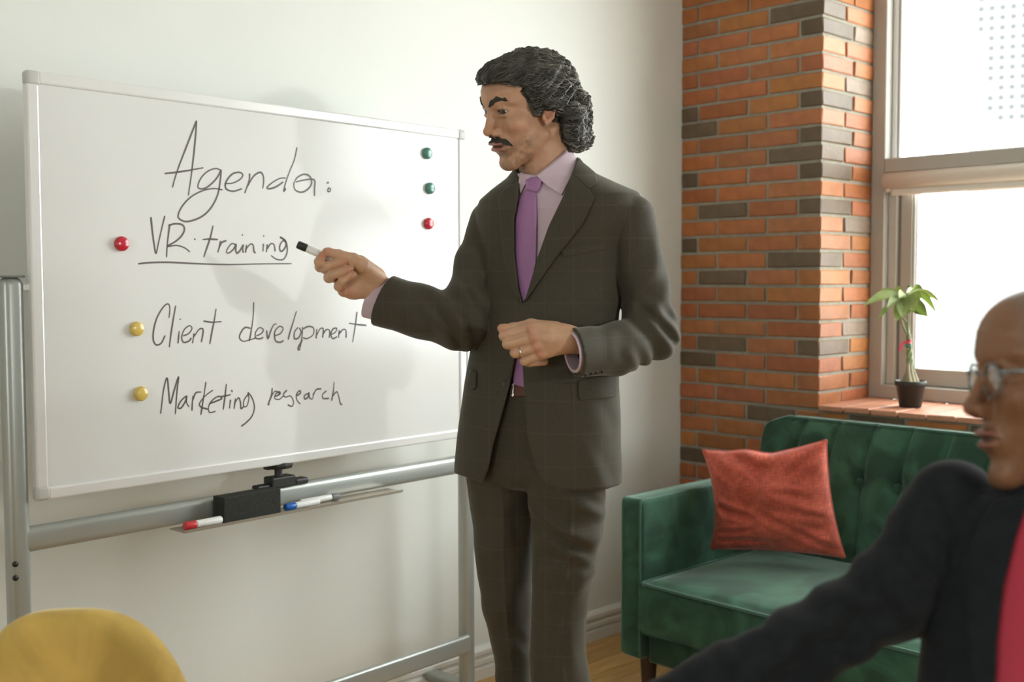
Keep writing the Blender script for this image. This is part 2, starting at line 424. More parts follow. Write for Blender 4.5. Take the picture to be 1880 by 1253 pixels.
for r in range(-14, 33):
    zc = Z0+CH*(r+.5); 
    if zc > ROOM_Z-.03: break
    inview = .50 < zc < 2.27
    t1 = (r % 2 == 1)
    xs = [0]+(joints1 if t1 else joints2)+[RX]
    for i in range(len(xs)-1):
        a, b = xs[i]+(JT/2 if i else .001), xs[i+1]-(JT/2 if i < len(xs)-2 else 0)
        last = i == len(xs)-2
        dep = .1 if (last and t1) else .1
        P = ((a+b)/2, 0, zc)
        if last and zc > SILL-.02: dep = (.150 if t1 else .205)       # the corner brick also shows on the reveal
        if not inview: cbox(stuff, (a, 0, zc-BH/2), (b, dep, zc+BH/2)); continue
        uu = [project((a, 0, zc))[0], project((b, 0, zc))[0]]
        dk = is_dark(P, .42*(uu[1]-uu[0]))
        # lighter tone on returns is not painted: the same brick turns the corner
        brick(((a+b)/2, dep/2, zc), b-a, dep, BH, tone=DK if dk else None)
    if zc > SILL-.01:                                                 # rest of the reveal
        ys = [.150 if t1 else .205, .365]
        a, b = ys[0]+JT, ys[1]
        P = (RX, (a+b)/2, zc)
        if inview: brick((RX-.05, (a+b)/2, zc), b-a, .1, BH, alongy=True, tone=GREYD if is_dark(P, 22) else None)
        else: cbox(stuff, (RX-.1, a, zc-BH/2), (RX, b, zc+BH/2))
    elif zc < SILL-.035:                                               # below the sill
        x = RX+JT+(.0 if t1 else -.0); k = 0
        while x < 2.9:
            l = .2 if (k or t1) else .095
            if inview and x < 1.75: brick((x+l/2, .05, zc), l, .1, BH, tone=DK if random.random() < .12 else None)
            else: cbox(stuff, (x, 0, zc-BH/2), (x+l, .1, zc+BH/2))
            x += l+JT; k += 1
o = stuff.build('brick', mat('brick_far', (.375, .128, .037), .85, noise=.2, nscale=14), wall_back, smooth=False); o['kind'] = 'stuff'
# sill of bricks laid across, level with the window frame
x = RX+.004; k = 0
while x < 2.7:
    w = .093
    o = brick((x+w/2, RD/2-.006, SILL-.010), w, RD+.012, .020, tone=np.array([.46, .205, .12])*random.uniform(.88, 1.12)); o.name = 'sill_tile'
    o.location.z = SILL-.010
    x += w+.006; k += 1

# ------------------------------------------------------------------ the window itself (frame, sashes, blind, panes)
W1 = empty('window_1', (RX, .40, SILL)); W1['kind'] = 'structure'
WX1, WZ1 = 2.75, 2.62
def wpart(name, lo, hi, m, bev=.003):
    mb = MB(); lo = np.array(lo); hi = np.array(hi); box(mb, (lo+hi)/2, hi-lo, bev, 1); return mb.build(name, m, W1, smooth=False)
yf = .35
fw = .052
wpart('outer_frame', (RX-.002, yf, SILL), (RX+fw, yf+.12, WZ1), M_winframe)
wpart('outer_frame', (RX+fw, yf, SILL), (WX1, yf+.12, SILL+.050), M_winframe)
TZ0, TZ1 = 1.690, 1.742
wpart('transom', (RX+fw, yf-.004, TZ0), (WX1, yf+.11, TZ1), M_winframe)
wpart('outer_frame', (RX+fw, yf, WZ1-.05), (WX1, yf+.12, WZ1), M_winframe)
# upper light: fixed pane with a slim glazing bead
wpart('glazing_bead', (RX+fw, yf+.045, TZ1), (RX+fw+.020, yf+.085, WZ1-.05), M_frame)
wpart('gasket', (RX+fw+.020, yf+.05, TZ1), (RX+fw+.0235, yf+.08, WZ1-.05), mat('seal_grey', (.45, .45, .45), .6), 0)
wpart('glazing_bead', (RX+fw+.0235, yf+.05, TZ1), (RX+fw+.032, yf+.08, WZ1-.05), M_frame)
wpart('pane', (RX+fw+.02, yf+.062, TZ1), (WX1, yf+.066, WZ1-.05), M_glass, 0)
# blind cassette under the transom
mb = MB(); V, Fs = tube([(RX+fw+.002, yf+.002, 1.660), (WX1, yf+.002, 1.660)], .030, 16); mb.add(V, Fs); mb.build('blind_cassette', M_blind, W1)
wpart('blind_bottom_bar', (RX+fw+.022, yf+.002, 1.606), (WX1, yf+.022, 1.634), M_blind, .006)
mb = MB(); V, Fs = tube([(RX+fw+.012, yf-.006, 1.628), (RX+fw+.012, yf+.02, 1.628)], .010, 10); mb.add(V, Fs); mb.build('blind_bracket', M_blind, W1)
# lower opening sash
wpart('jamb_track', (RX+fw, yf+.030, SILL+.05), (RX+fw+.034, yf+.1, TZ0), mat('track_grey', (.56, .53, .48), .5))
wpart('gasket', (RX+fw+.034, yf+.045, SILL+.05), (RX+fw+.044, yf+.1, TZ0), mat('track_dark', (.22, .215, .2), .6), 0)
SX0 = RX+fw+.044; SZ0 = SILL+.052
wpart('sash_stile', (SX0, yf+.04, SZ0), (SX0+.045, yf+.09, 1.632), M_winframe)
wpart('sash_rail', (SX0+.045, yf+.04, SZ0), (WX1-.06, yf+.09, SZ0+.062), M_winframe)
wpart('glazing_bead', (SX0+.045, yf+.045, SZ0+.062), (SX0+.056, yf+.085, 1.632), M_frame)
wpart('gasket', (SX0+.056, yf+.05, SZ0+.062), (SX0+.0595, yf+.08, 1.632), mat('seal_grey', (.45, .45, .45), .6), 0)
wpart('pane', (SX0+.045, yf+.063, SZ0+.05), (WX1-.06, yf+.067, 1.64), M_glass, 0)

# ------------------------------------------------------------------ outside: pale tower with a grid of windows, far trees, paving
quad_box('ground', (-30, .6, -9.1), (60, 70, -9.0), M_ground)
bd = empty('office_tower', (14, 34, -9), math.radians(0), 'overexposed pale office tower with grid of small square windows beyond glass', 'building')
c0 = at(1822, 5, 30); ex = at(1842, -2, 30.6)
base = at(1800, 100, 30.0)
tdir = np.array([.93, .37, 0]); tdir /= np.linalg.norm(tdir); tn = np.array([tdir[1], -tdir[0], 0])
def tower_box(mb, a0, a1, z0, z1, d0, d1):
    P = base+tdir*(a0+a1)/2+tn*((d0+d1)/2); P[2] = (z0+z1)/2
    box(mb, P, (a1-a0, d1-d0, z1-z0), M=np.array([tdir, tn, [0, 0, 1]]).T)
tb = MB(); tower_box(tb, -.25, 11, -9, 24, -6, 0); tb.build('facade', M_facade, bd, smooth=False)
WP, WS = .265, .135
for i in range(5):
    for j in range(13):
        zc = at(1830, 8, 30)[2]+.12-j*WP
        if i == 0 and j > 3: continue
        if i == 1 and j in (9, 12): continue
        m_ = MB(); a = i*WP; tower_box(m_, a-WS/2, a+WS/2, zc-WS/2, zc+WS/2, -.02, .012); m_.build('window', M_fwin, bd, smooth=False)

# ================================================================== WHITEBOARD
ANG = -.064
BO = np.array([.2885, -2.5807, 0]); BD = np.array([math.sin(ANG), math.cos(ANG), 0]); BN = np.array([math.cos(ANG), -math.sin(ANG), 0])
BZ, BHt, BL = .838, .90, 1.2884
BM = np.array([BD, BN, [0, 0, 1]]).T
def bpt(s, n, z): return BO+BD*s+BN*n+np.array([0, 0, z])
wb = empty('whiteboard', bpt(BL/2, -.02, 0), 0, 'white magnetic board with handwritten agenda on a grey wheeled stand', 'whiteboard')
def bbox(mb, s0, s1, n0, n1, z0, z1, bev=0., seg=2):
    V, Fs = bm_box((s1-s0, n1-n0, z1-z0), bev, seg); mb.add(V@BM.T+bpt((s0+s1)/2, (n0+n1)/2, (z0+z1)/2), Fs); return mb
def bpart(name, *a, m=None, bev=0., seg=2, smooth=False, label=None):
    return bbox(MB(), *a, bev=bev, seg=seg).build(name, m, wb, smooth=smooth, label=label)
FWD = .026
bpart('board_panel', FWD*.6, BL-FWD*.6, -.018, -.0045, BZ+FWD*.6, BZ+BHt-FWD*.6, m=M_board)
bpart('frame_rail', FWD, BL-FWD, -.022, 0, BZ+BHt-FWD, BZ+BHt, m=M_frame, bev=.004)
bpart('frame_rail', FWD, BL-FWD, -.022, 0, BZ, BZ+FWD, m=M_frame, bev=.004)
bpart('frame_stile', 0, FWD, -.022, 0, BZ+FWD, BZ+BHt-FWD, m=M_frame, bev=.004)
bpart('frame_stile', BL-FWD, BL, -.022, 0, BZ+FWD, BZ+BHt-FWD, m=M_frame, bev=.004)
for s in (0, 1):
    for z in (0, 1):
        bpart('corner_cap', s*(BL-FWD-.004)-.001, s*(BL-FWD-.004)+FWD+.005, -.023, .0015, BZ+z*(BHt-FWD-.004)-.001, BZ+z*(BHt-FWD-.004)+FWD+.005, m=M_corner, bev=.008, seg=3, smooth=True)
# posts, rails, feet, castors
def post(s):
    P = [bpt(s, -.030, .07), bpt(s, -.030, 1.3)]
    V, Fs = bm_box((.046, .040, 1.245), .016, 4); mb = MB(); mb.add(V@BM.T+bpt(s, -.030, .07+1.245/2-.005), Fs)
    o = mb.build('post', M_alu, wb, smooth=False)
    for p in o.data.polygons: p.use_smooth = abs(p.normal.z) < .5
    bpart('post_cap', s-.0235, s+.0235, -.0505, -.0095, 1.309, 1.3135, m=M_greycap, bev=.002)
    mb = MB(); bbox(mb, s-.024, s+.024, -.34, .28, .055, .085, .010, 3); mb.build('foot', M_alu, wb, smooth=True)
    for n in (-.31, .25):
        mb = MB(); V, Fs = tube([bpt(s-.012, n, .026), bpt(s+.012, n, .026)], .026, 16); mb.add(V, Fs); bbox(mb, s-.016, s+.016, n-.012, n+.012, .035, .058, .003)
        mb.build('castor', M_black, wb, smooth=False)
post(-.031); post(1.312)
for z in (.742, .771):
    mb = MB(); V, Fs = tube([bpt(-.045, -.0125, z-.06), bpt(-.045, -.0085, z-.06)], .006, 12); mb.add(V, Fs); mb.build('bolt', M_black, wb)
bpart('pivot_pin', -.012, .004, -.020, -.010, 1.282, 1.296, m=M_frame, bev=.003)
bpart('pivot_pin', BL-.004, BL+.014, -.020, -.010, 1.282, 1.296, m=M_frame, bev=.003)
bpart('cross_rail', -.035, 1.315, -.045, -.012, .728, .782, m=M_alu, bev=.014, seg=4, smooth=True)
bpart('cross_rail', -.012, 1.297, -.014, .006, .188, .243, m=M_alu, bev=.009, seg=4, smooth=True)
# pen tray
mb = MB(); bbox(mb, .315, .985, -.012, .052, .7235, .7265); bbox(mb, .315, .985, .050, .053, .7265, .7305)
mb.build('pen_tray', mat('tray_metal', (.46, .40, .33), .35, metal=.6), wb, smooth=False)
# clamp knob that locks the board
mb = MB(); bbox(mb, .600, .672, -.047, -.006, .778, .806, .004); bbox(mb, .560, .600, -.040, -.012, .778, .790, .004); bbox(mb, .672, .715, -.040, -.008, .778, .794, .005)
V, Fs = tube([bpt(.632, -.026, .80), bpt(.632, -.026, .834)], .010, 12); mb.add(V, Fs); mb.build('board_clamp', M_black, wb, smooth=False)
mb = MB(); V, Fs = lathe([(.008, 0), (.036, .006), (.038, .013), (.026, .02), (.006, .022)], bpt(.632, -.026, .822), 10); V[:, :] = V; mb.add(V, Fs)
bbox(mb, .592, .632, -.036, -.016, .826, .834, .003); mb.build('clamp_knob', M_black, wb, smooth=False)

# handwriting
def strokes(spec, sc, ox, oy): return [[(x/sc+ox, y/sc+oy) for x, y in s] for s in spec]
S1, S2 = (4.1775, 240, 200), (4.2727, 260, 540)
TEXT = {
 'agenda_heading': (S1, 3.3, [
  [(505, 90), (470, 180), (420, 310), (370, 440), (340, 530), (320, 605)], [(505, 90), (498, 200), (485, 340), (470, 470), (455, 580), (442, 665)],
  [(258, 497), (340, 488), (430, 475), (500, 462), (558, 452)],
  [(690, 470), (650, 458), (590, 480), (540, 530), (515, 590), (530, 613), (580, 605), (640, 555), (680, 500), (692, 470), (688, 540), (672, 640), (640, 720), (590, 790), (520, 840), (430, 865), (375, 845), (365, 810), (400, 740), (470, 670), (560, 625), (640, 612), (705, 622)],
  [(720, 573), (780, 570), (840, 540), (860, 505), (830, 487), (780, 500), (740, 545), (725, 590), (740, 620), (790, 632), (855, 612)],
  [(912, 495), (908, 550), (875, 648)], [(893, 600), (940, 520), (990, 487), (1015, 510), (1020, 560), (1012, 612)],
  [(1275, 295), (1255, 390), (1215, 490), (1190, 560), (1178, 610), (1175, 632), (1190, 610)], [(1190, 530), (1140, 535), (1080, 570), (1045, 605), (1070, 613), (1120, 595), (1170, 560)],
  [(1260, 560), (1250, 575), (1262, 622), (1310, 640), (1360, 615), (1387, 570), (1375, 520), (1330, 502), (1280, 525), (1258, 555)], [(1265, 562), (1320, 548), (1390, 540), (1412, 555), (1410, 610), (1410, 670)],
  [(1502, 571), (1510, 568), (1520, 563)], [(1510, 620), (1520, 608), (1533, 615), (1528, 632), (1513, 634), (1510, 620)]]),
 'training_line': (S1, 3.4, [
  [(155, 830), (165, 930), (180, 1040), (194, 1110), (215, 1020), (240, 910), (262, 820)], [(300, 885), (290, 960), (280, 1050), (275, 1140)],
  [(290, 895), (340, 882), (395, 890), (412, 925), (390, 975), (340, 1020), (280, 1055), (350, 1048), (410, 1065), (455, 1098)], [(486, 998), (492, 1001), (497, 1003)],
  [(632, 895), (610, 990), (580, 1080), (560, 1140)], [(550, 1003), (600, 1000), (670, 1003)], [(690, 1012), (680, 1060), (668, 1103)], [(678, 1068), (700, 1025), (735, 1012)],
  [(805, 1042), (775, 1035), (745, 1070), (735, 1100), (755, 1105), (790, 1075), (808, 1040), (805, 1080), (815, 1108), (840, 1085), (862, 1045)], [(865, 1040), (860, 1075), (862, 1105)], [(853, 965), (857, 968), (861, 971)],
  [(888, 1042), (884, 1080), (880, 1105)], [(882, 1080), (915, 1040), (938, 1045), (945, 1090), (958, 1108)], [(1018, 1035), (1016, 1065), (1015, 1095)], [(1016, 972), (1020, 976), (1024, 979)],
  [(1048, 1040), (1043, 1070), (1040, 1100)], [(1042, 1080), (1075, 1035), (1100, 1045), (1108, 1095)],
  [(1185, 1010), (1160, 1020), (1143, 1055), (1148, 1090), (1170, 1085), (1192, 1040), (1170, 1000), (1145, 985), (1185, 1010), (1200, 1060), (1197, 1110), (1170, 1155), (1120, 1155), (1075, 1125)],
  ]),
 'underline': (S1, 3.2, [[(55, 1190), (150, 1180), (300, 1178), (500, 1188), (750, 1195), (1000, 1190), (1235, 1188)]]),
 'client_line': (S2, 3.1, [
  [(215, 190), (222, 110), (205, 78), (165, 110), (120, 190), (95, 280), (92, 360), (115, 400), (155, 385), (185, 325)], [(268, 90), (245, 220), (230, 320), (218, 420)], [(295, 290), (290, 340), (285, 390)], [(300, 194), (303, 199), (305, 203)],
  [(325, 330), (370, 310), (395, 270), (375, 250), (335, 280), (315, 340), (330, 380), (370, 370), (390, 345)], [(412, 310), (405, 350), (400, 388)], [(408, 340), (450, 280), (480, 275), (480, 320), (468, 380)],
  [(585, 115), (570, 210), (550, 310), (535, 395)], [(485, 213), (550, 222), (628, 217)],
  [(880, 65), (875, 180), (860, 290), (845, 370)], [(855, 270), (810, 265), (775, 310), (770, 350), (800, 372), (850, 360), (900, 345)],
  [(900, 330), (940, 310), (955, 280), (925, 265), (895, 300), (895, 345), (930, 352), (955, 340)], [(980, 285), (992, 350), (1010, 300), (1035, 245), (1060, 235)],
  [(1040, 330), (1090, 310), (1110, 270), (1080, 255), (1045, 300), (1050, 365), (1085, 380), (1115, 365)], [(1215, 135), (1190, 220), (1165, 300), (1150, 360)],
  [(1228, 262), (1200, 300), (1200, 350), (1230, 345), (1252, 300), (1235, 265)], [(1262, 258), (1258, 340), (1240, 435), (1228, 425), (1262, 360)], [(1265, 275), (1310, 255), (1350, 270), (1345, 320), (1300, 350), (1265, 345)],
  [(1375, 275), (1372, 310), (1370, 350)], [(1373, 325), (1400, 275), (1425, 275), (1420, 345)], [(1423, 315), (1450, 280), (1475, 290), (1472, 345)],
  [(1485, 320), (1520, 300), (1530, 270), (1502, 275), (1484, 315), (1500, 350), (1535, 335)], [(1552, 285), (1548, 315), (1545, 345)], [(1548, 315), (1580, 280), (1603, 288), (1605, 345)],
  [(1690, 140), (1680, 220), (1665, 320), (1655, 380)], [(1625, 230), (1690, 240), (1765, 247)]]),
 'marketing_line': (S2, 3.1, [
  [(150, 940), (160, 850), (175, 740), (200, 660), (213, 770), (225, 860), (255, 760), (290, 650), (278, 760), (265, 945)],
  [(350, 800), (310, 840), (285, 890), (310, 895), (345, 840), (355, 800), (352, 850), (372, 888)], [(403, 800), (398, 860), (395, 918)], [(400, 840), (425, 778), (470, 770)],
  [(505, 690), (490, 790), (465, 950)], [(560, 755), (500, 800), (455, 860), (470, 890), (520, 905)],
  [(530, 862), (590, 840), (630, 820), (600, 805), (550, 840), (525, 890), (535, 930), (580, 922)], [(665, 705), (655, 800), (640, 910)], [(622, 805), (660, 800), (700, 790)], [(698, 830), (693, 865), (690, 900)], [(704, 755), (709, 765), (713, 772)],
  [(738, 820), (730, 865), (725, 905)], [(733, 855), (760, 815), (775, 850), (780, 900), (805, 880)],
  [(838, 785), (805, 830), (800, 880), (825, 880), (842, 820), (835, 775), (868, 820), (885, 890), (865, 960), (820, 1010), (780, 1040)],
  [(1025, 738), (1018, 800), (993, 868), (1005, 862)], [(1012, 815), (1045, 765), (1075, 775), (1085, 790)], [(1050, 805), (1085, 785), (1078, 768), (1052, 785), (1045, 820), (1080, 828), (1112, 800)],
  [(1140, 755), (1112, 788), (1128, 810), (1168, 802), (1192, 845), (1180, 882), (1145, 870)], [(1215, 800), (1245, 780), (1240, 760), (1215, 790), (1218, 832), (1245, 865)],
  [(1305, 780), (1278, 798), (1280, 825), (1305, 810), (1312, 775), (1318, 815), (1340, 828)], [(1348, 780), (1343, 825)], [(1345, 800), (1370, 752), (1410, 745)],
  [(1450, 760), (1420, 790), (1425, 820), (1470, 820)], [(1510, 690), (1505, 760), (1490, 840)], [(1500, 800), (1530, 768), (1545, 800), (1560, 860), (1574, 868)]])}
WORDS = [('agenda_heading', 0, -2, 'handwritten heading reading Agenda'), ('agenda_heading', -2, -1, 'upper dot of the colon after Agenda'), ('agenda_heading', -1, None, 'lower dot of the colon after Agenda'),
         ('training_line', 0, 3, 'handwritten letters VR'), ('training_line', 3, 4, 'small handwritten dot between VR and training'), ('training_line', 4, None, 'handwritten word training'), ('underline', 0, None, 'hand drawn line under VR training'),
         ('client_line', 0, 9, 'handwritten word Client'), ('client_line', 9, None, 'handwritten word development'),
         ('marketing_line', 0, 13, 'handwritten word Marketing'), ('marketing_line', 13, None, 'handwritten word research')]
for nm, w_a, w_b, w_label in WORDS:
    (sc, ox, oy), wpx, spec = TEXT[nm]; spec = spec[w_a:w_b]
    V = []; Fs = []
    for st in strokes(spec, sc, ox, oy):
        P = np.array([on_plane(u, v, BO+BN*(-.0041), BN) for u, v in catmull(st, 7)])
        T = np.gradient(P, axis=0); T /= np.linalg.norm(T, axis=1)[:, None]+1e-9; Sd = np.cross(T, BN)
        n = len(P); D = (P[:, :]-CAM)@_F; jit = 1+.18*np.sin(np.linspace(0, 5, n)+random.uniform(0, 6))
        w = (wpx*.46*D/F_PX*jit)[:, None]; w[0] *= .75; w[-1] *= .7
        b = len(V)
        for i in range(n): V += [P[i]-Sd[i]*w[i], P[i]+Sd[i]*w[i]]
        Fs += [(b+2*i, b+2*i+1, b+2*i+3, b+2*i+2) for i in range(n-1)]
    mesh_obj('handwriting', V, Fs, M_ink, wb, smooth=False, label=w_label)

# magnets
def magnet(u, v, m, label, group=None):
    P = on_plane(u, v, BO+BN*(-.0045), BN); r = .0165
    M = np.array([BD, np.cross(BN, BD), BN]).T
    root = empty('magnet', P, 0, label, 'magnet', group)
    mb = MB(); Vv, Ff = lathe([(r*.96, 0), (r, .002), (r, .0065), (r*.93, .009)], P, 24, M); mb.add(Vv, Ff); mb.build('base', m, root, smooth=True)
    mb = MB(); Vv, Ff = lathe([(r*.93, .0088), (r*.86, .0108), (r*.8, .0112), (r*.6, .0125), (r*.2, .0135)], P, 24, M); mb.add(Vv, Ff); mb.build('cap', m, root, smooth=True)
G_ = 'round magnets on the whiteboard'
magnet(221.5, 448, M_redmag, 'red round magnet left of the VR training line', G_)
magnet(249.5, 604, M_yelmag, 'yellow round magnet left of the Client development line', G_)
magnet(257, 723, M_yelmag, 'yellow round magnet left of the Marketing research line', G_)
magnet(782.5, 282, M_grnmag, 'green round magnet, topmost of the three on the right of the board', G_)
magnet(787.5, 346, M_grnmag, 'green round magnet in the middle of the right column', G_)
magnet(785, 411, M_redmag, 'red round magnet below two green ones at the right', G_)

# markers and eraser on the tray
def marker(name, A, B, r, cap_m, cap_frac, label, end_m=None, end_frac=0., group='whiteboard markers', slim=.82):
    A = np.array(A); B = np.array(B); d = B-A; L = np.linalg.norm(d); d /= L
    root = empty(name, (A+B)/2-np.array([0, 0, r]), 0, label, 'marker', group)
    t = np.array([0, 0, 1.])-d*d[2]
    def seg(nm, s0, s1, r0, r1, m, sides=18):
        mb = MB(); q = min(.004, (s1-s0)*L*.2)/L
        V, Fs = tube([A+d*L*s0, A+d*L*(s0+q*.4), A+d*L*(s0+q), A+d*L*(s1-q), A+d*L*(s1-q*.4), A+d*L*s1], [r0*.8, r0*.95, r0, r1, r1*.95, r1*.8], sides); mb.add(V, Fs)
        return mb.build(nm, m, root)
    c = seg('cap', 0, cap_frac, r, r*1.02, cap_m)
    seg('barrel', cap_frac-.01, 1-end_frac, r*slim*1.1, r*slim*1.15, M_whitepl)
    if end_m: seg('end_plug', 1-end_frac-.01, 1, r*slim*.95, r*slim*.9, end_m)
    return root
TZ = .7265
def tray_pt(u, v, z):   # a point above the tray at height z, seen at this pixel
    return on_z(u, v, z)
marker('marker', bpt(.323, .038, TZ+.0105), bpt(.421, .038, TZ+.0105), .0098, M_redpl, .30, 'red capped white marker lying at left end of pen tray')
marker('marker', bpt(.607, .034, TZ+.0105), bpt(.712, .034, TZ+.0105), .0092, M_bluepl, .30, 'blue capped white marker lying on pen tray right of the eraser')
mk = marker('marker', bpt(.795, .010, TZ+.0095), bpt(.672, .010, TZ+.0095), .0085, M_greycap, .2, 'white marker with dark grey cap, last on pen tray')
er = empty('eraser', bpt(.503, .026, TZ), 0, 'black felt board eraser standing on pen tray between red and blue markers', 'eraser')
bbox(MB(), .426, .590, .008, .042, TZ, TZ+.062, .003).build('felt_pad', M_felt, er, smooth=False)
bbox(MB(), .426, .590, -.006, .008, TZ+.001, TZ+.061, .004).build('grip', M_black, er, smooth=False)
# ================================================================== SOFA
sofa = empty('sofa', (1.13, -.48, 0), 0, 'dark green velvet tufted loveseat with piped edges below the window', 'sofa')
AX0, AX1, AY0, AY1, AZ0, AZ1 = .432, .517, -.862, -.10, .135, .632
SXR = 1.775
def rounded_block(lo, hi, bev, seg=4, sub=0):
    lo = np.array(lo); hi = np.array(hi); V, Fs = bm_box(hi-lo, bev, seg); return V+(lo+hi)/2, Fs
def piping(P, r=.0045, closed=False, parent=None, name='piping'):
    P = catmull(P, 6, closed); V, Fs = tube(P, r, 8, cap=not closed); mesh_obj(name, V, Fs, M_piping, parent)
def arm(x0, x1, inner):
    V, Fs = rounded_block((x0, AY0, AZ0), (x1, AY1, AZ1), .016, 4); a = mesh_obj('armrest', V, Fs, M_green, sofa)
    for x in (x0+.008, x1-.008):
        piping([(x, AY1, AZ1-.003), (x, -.45, AZ1-.003), (x, AY0+.05, AZ1-.003), (x, AY0+.016, AZ1-.003), (x, AY0+.006, AZ1-.006), (x, AY0+.002, AZ1-.016), (x, AY0+.001, AZ1-.05), (x, AY0+.001, .40), (x, AY0+.001, AZ0+.05), (x, AY0+.003, AZ0+.012)], .0036, parent=a)
    return a
arm(AX0, AX1, AX1); arm(SXR, SXR+.085, SXR)
# base apron with a recessed rail under the cushion, legs
V, Fs = rounded_block((AX1+.004, -.835, .125), (SXR-.004, -.12, .225), .008, 2); mesh_obj('base_rail', V, Fs, M_green, sofa)
for x in (AX1-.022, SXR+.022):
    for y in (-.80, -.17):
        V, Fs = lathe([(.017, 0), (.019, .006), (.027, .13), (.027, .14)], (x, y, 0), 20); mesh_obj('leg', V, Fs, M_leg, sofa)
# seat cushion: crowned slab
def seat():
    nx, ny = 60, 36; x0, x1, y0, y1 = AX1+.002, SXR-.002, -.872, -.20; V = []; Fs = []
    zt, zb = .382, .222
    for j in range(ny):
        for i in range(nx):
            s = i/(nx-1); t = j/(ny-1); ex = min(s, 1-s)*(x1-x0); ey = min(t, 1-t)*(y1-y0)
            e = min(ex, ey); dome = .030*(1-math.exp(-e/.10))*(1-.35*abs(2*s-1)); edge = -.010*math.exp(-e/.008)
            V.append((x0+s*(x1-x0), y0+t*(y1-y0), zt+dome+edge))
    for j in range(ny-1):
        for i in range(nx-1): a = j*nx+i; Fs.append((a, a+1, a+nx+1, a+nx))
    # front face
    b = len(V); nz = 10
    for k in range(nz):
        q = k/(nz-1)
        for i in range(nx):
            s = i/(nx-1); bulge = .010*math.sin(math.pi*q)
            V.append((x0+s*(x1-x0), y0-bulge+(.012 if q > .95 else 0), zt-.010-q*(zt-.010-zb)))
    for k in range(nz-1):
        for i in range(nx-1): a = b+k*nx+i; Fs.append((a+nx, a+nx+1, a+1, a))
    for i in range(nx-1): Fs.append((b+i, b+i+1, i+1, i))
    # underside and ends
    c = len(V); V += [(x0, y0, zb), (x1, y0, zb), (x1, y1, zb), (x0, y1, zb), (x0, y0, zt), (x1, y0, zt), (x1, y1, zt), (x0, y1, zt)]
    Fs += [(c, c+3, c+2, c+1), (c, c+4, c+7, c+3), (c+1, c+2, c+6, c+5), (c+2, c+3, c+7, c+6)]
    o = mesh_obj('seat_cushion', V, Fs, M_green, sofa)
    piping([(x0+.002, y1, zt-.002), (x0+.003, -.5, zt-.002), (x0+.004, y0+.05, zt-.002), (x0+.005, y0+.012, zt-.002), (x0+.012, y0+.002, zt-.003), (x0+.05, y0-.001, zt-.004), (x0+.3, y0-.002, zt-.006), (x1-.3, y0-.002, zt-.006), (x1-.05, y0-.001, zt-.004), (x1-.012, y0+.002, zt-.003), (x1-.005, y0+.012, zt-.002), (x1-.004, y0+.05, zt-.002), (x1-.003, y1, zt-.002)], .005, parent=o)
seat()
# channel-tufted back
def back():
    x0, x1, zb, zt = .475, SXR+.04, .30, .826; nx, nz = 190, 60; R = .085
    seams = [x0+.03+.126*k+.005 for k in range(1, 11)]
    seams = [.607+.1285*k for k in range(0, 9)]
    rows = (.645, .50)
    btn = [(sx, rows[0]) for k, sx in enumerate(seams) if k >= 1]
    V = []; Fs = []
    for j in range(nz):
        for i in range(nx):
            s = i/(nx-1); t = j/(nz-1); z = zb+t*(zt-zb)
            # rounded top corners
            inset = 0
            if z > zt-R: inset = R-math.sqrt(max(0, R*R-(z-(zt-R))**2))
            x = x0+inset+s*(x1-x0-2*inset)
            yb = -.245+(z-zb)*.21                                   # leaning face
            ed = min(x-x0, x1-x, (zt-z))
            puff = .020*(1-math.exp(-max(ed, 0)/.035))
            xs_ = x-.13*max(0, z-.645)-.05*max(0, .645-z); d = min(abs(xs_-sx) for sx in seams)
            seam = .012*math.exp(-(d/.007)**2)+.006*math.exp(-(d/.022)**2)*(1 if z < zt-.004 else .3)
            bt = 0
            for bx_, bz_ in btn:
                dd = ((x-bx_)**2+(z-bz_)**2)
                if dd < .02: bt = max(bt, .022*math.exp(-dd/(.030**2)))
            wr = .002*math.sin(x*70+z*40)*math.exp(-min(1, d/.03))
            V.append((x, yb-puff+seam+bt+wr, z))
    for j in range(nz-1):
        for i in range(nx-1): a = j*nx+i; Fs.append((a, a+1, a+nx+1, a+nx))
    b = len(V); rim = [j*nx for j in range(nz)]+[(nz-1)*nx+i for i in range(1, nx)]+[j*nx+nx-1 for j in range(nz-2, -1, -1)]
    for q, yy in ((1, None),):
        for r in rim: V.append((V[r][0], min(-.03, V[r][1]+.085), V[r][2]))
    for k in range(len(rim)-1): Fs.append((rim[k], rim[k+1], b+k+1, b+k)[::-1])
    Fs.append(tuple(b+k for k in range(len(rim)))[::-1])
    o = mesh_obj('backrest', V, Fs, M_green, sofa)
    pp = [V[r] for r in rim][::4]; piping([(p[0], p[1]+.006, p[2]+.002) for p in pp], .0048, parent=o)
    for bx_, bz_ in btn:
        y = -.245+(bz_-zb)*.21-.002
        M = Matrix.Rotation(math.radians(90), 3, 'X')
        Vv, Ff = lathe([(.012, 0), (.0125, .003), (.010, .0075), (.005, .0095), (.001, .010)], (bx_, y, bz_), 14, M)
        mesh_obj('tuft_button', Vv, Ff, M_green, o)
    return seams
back()

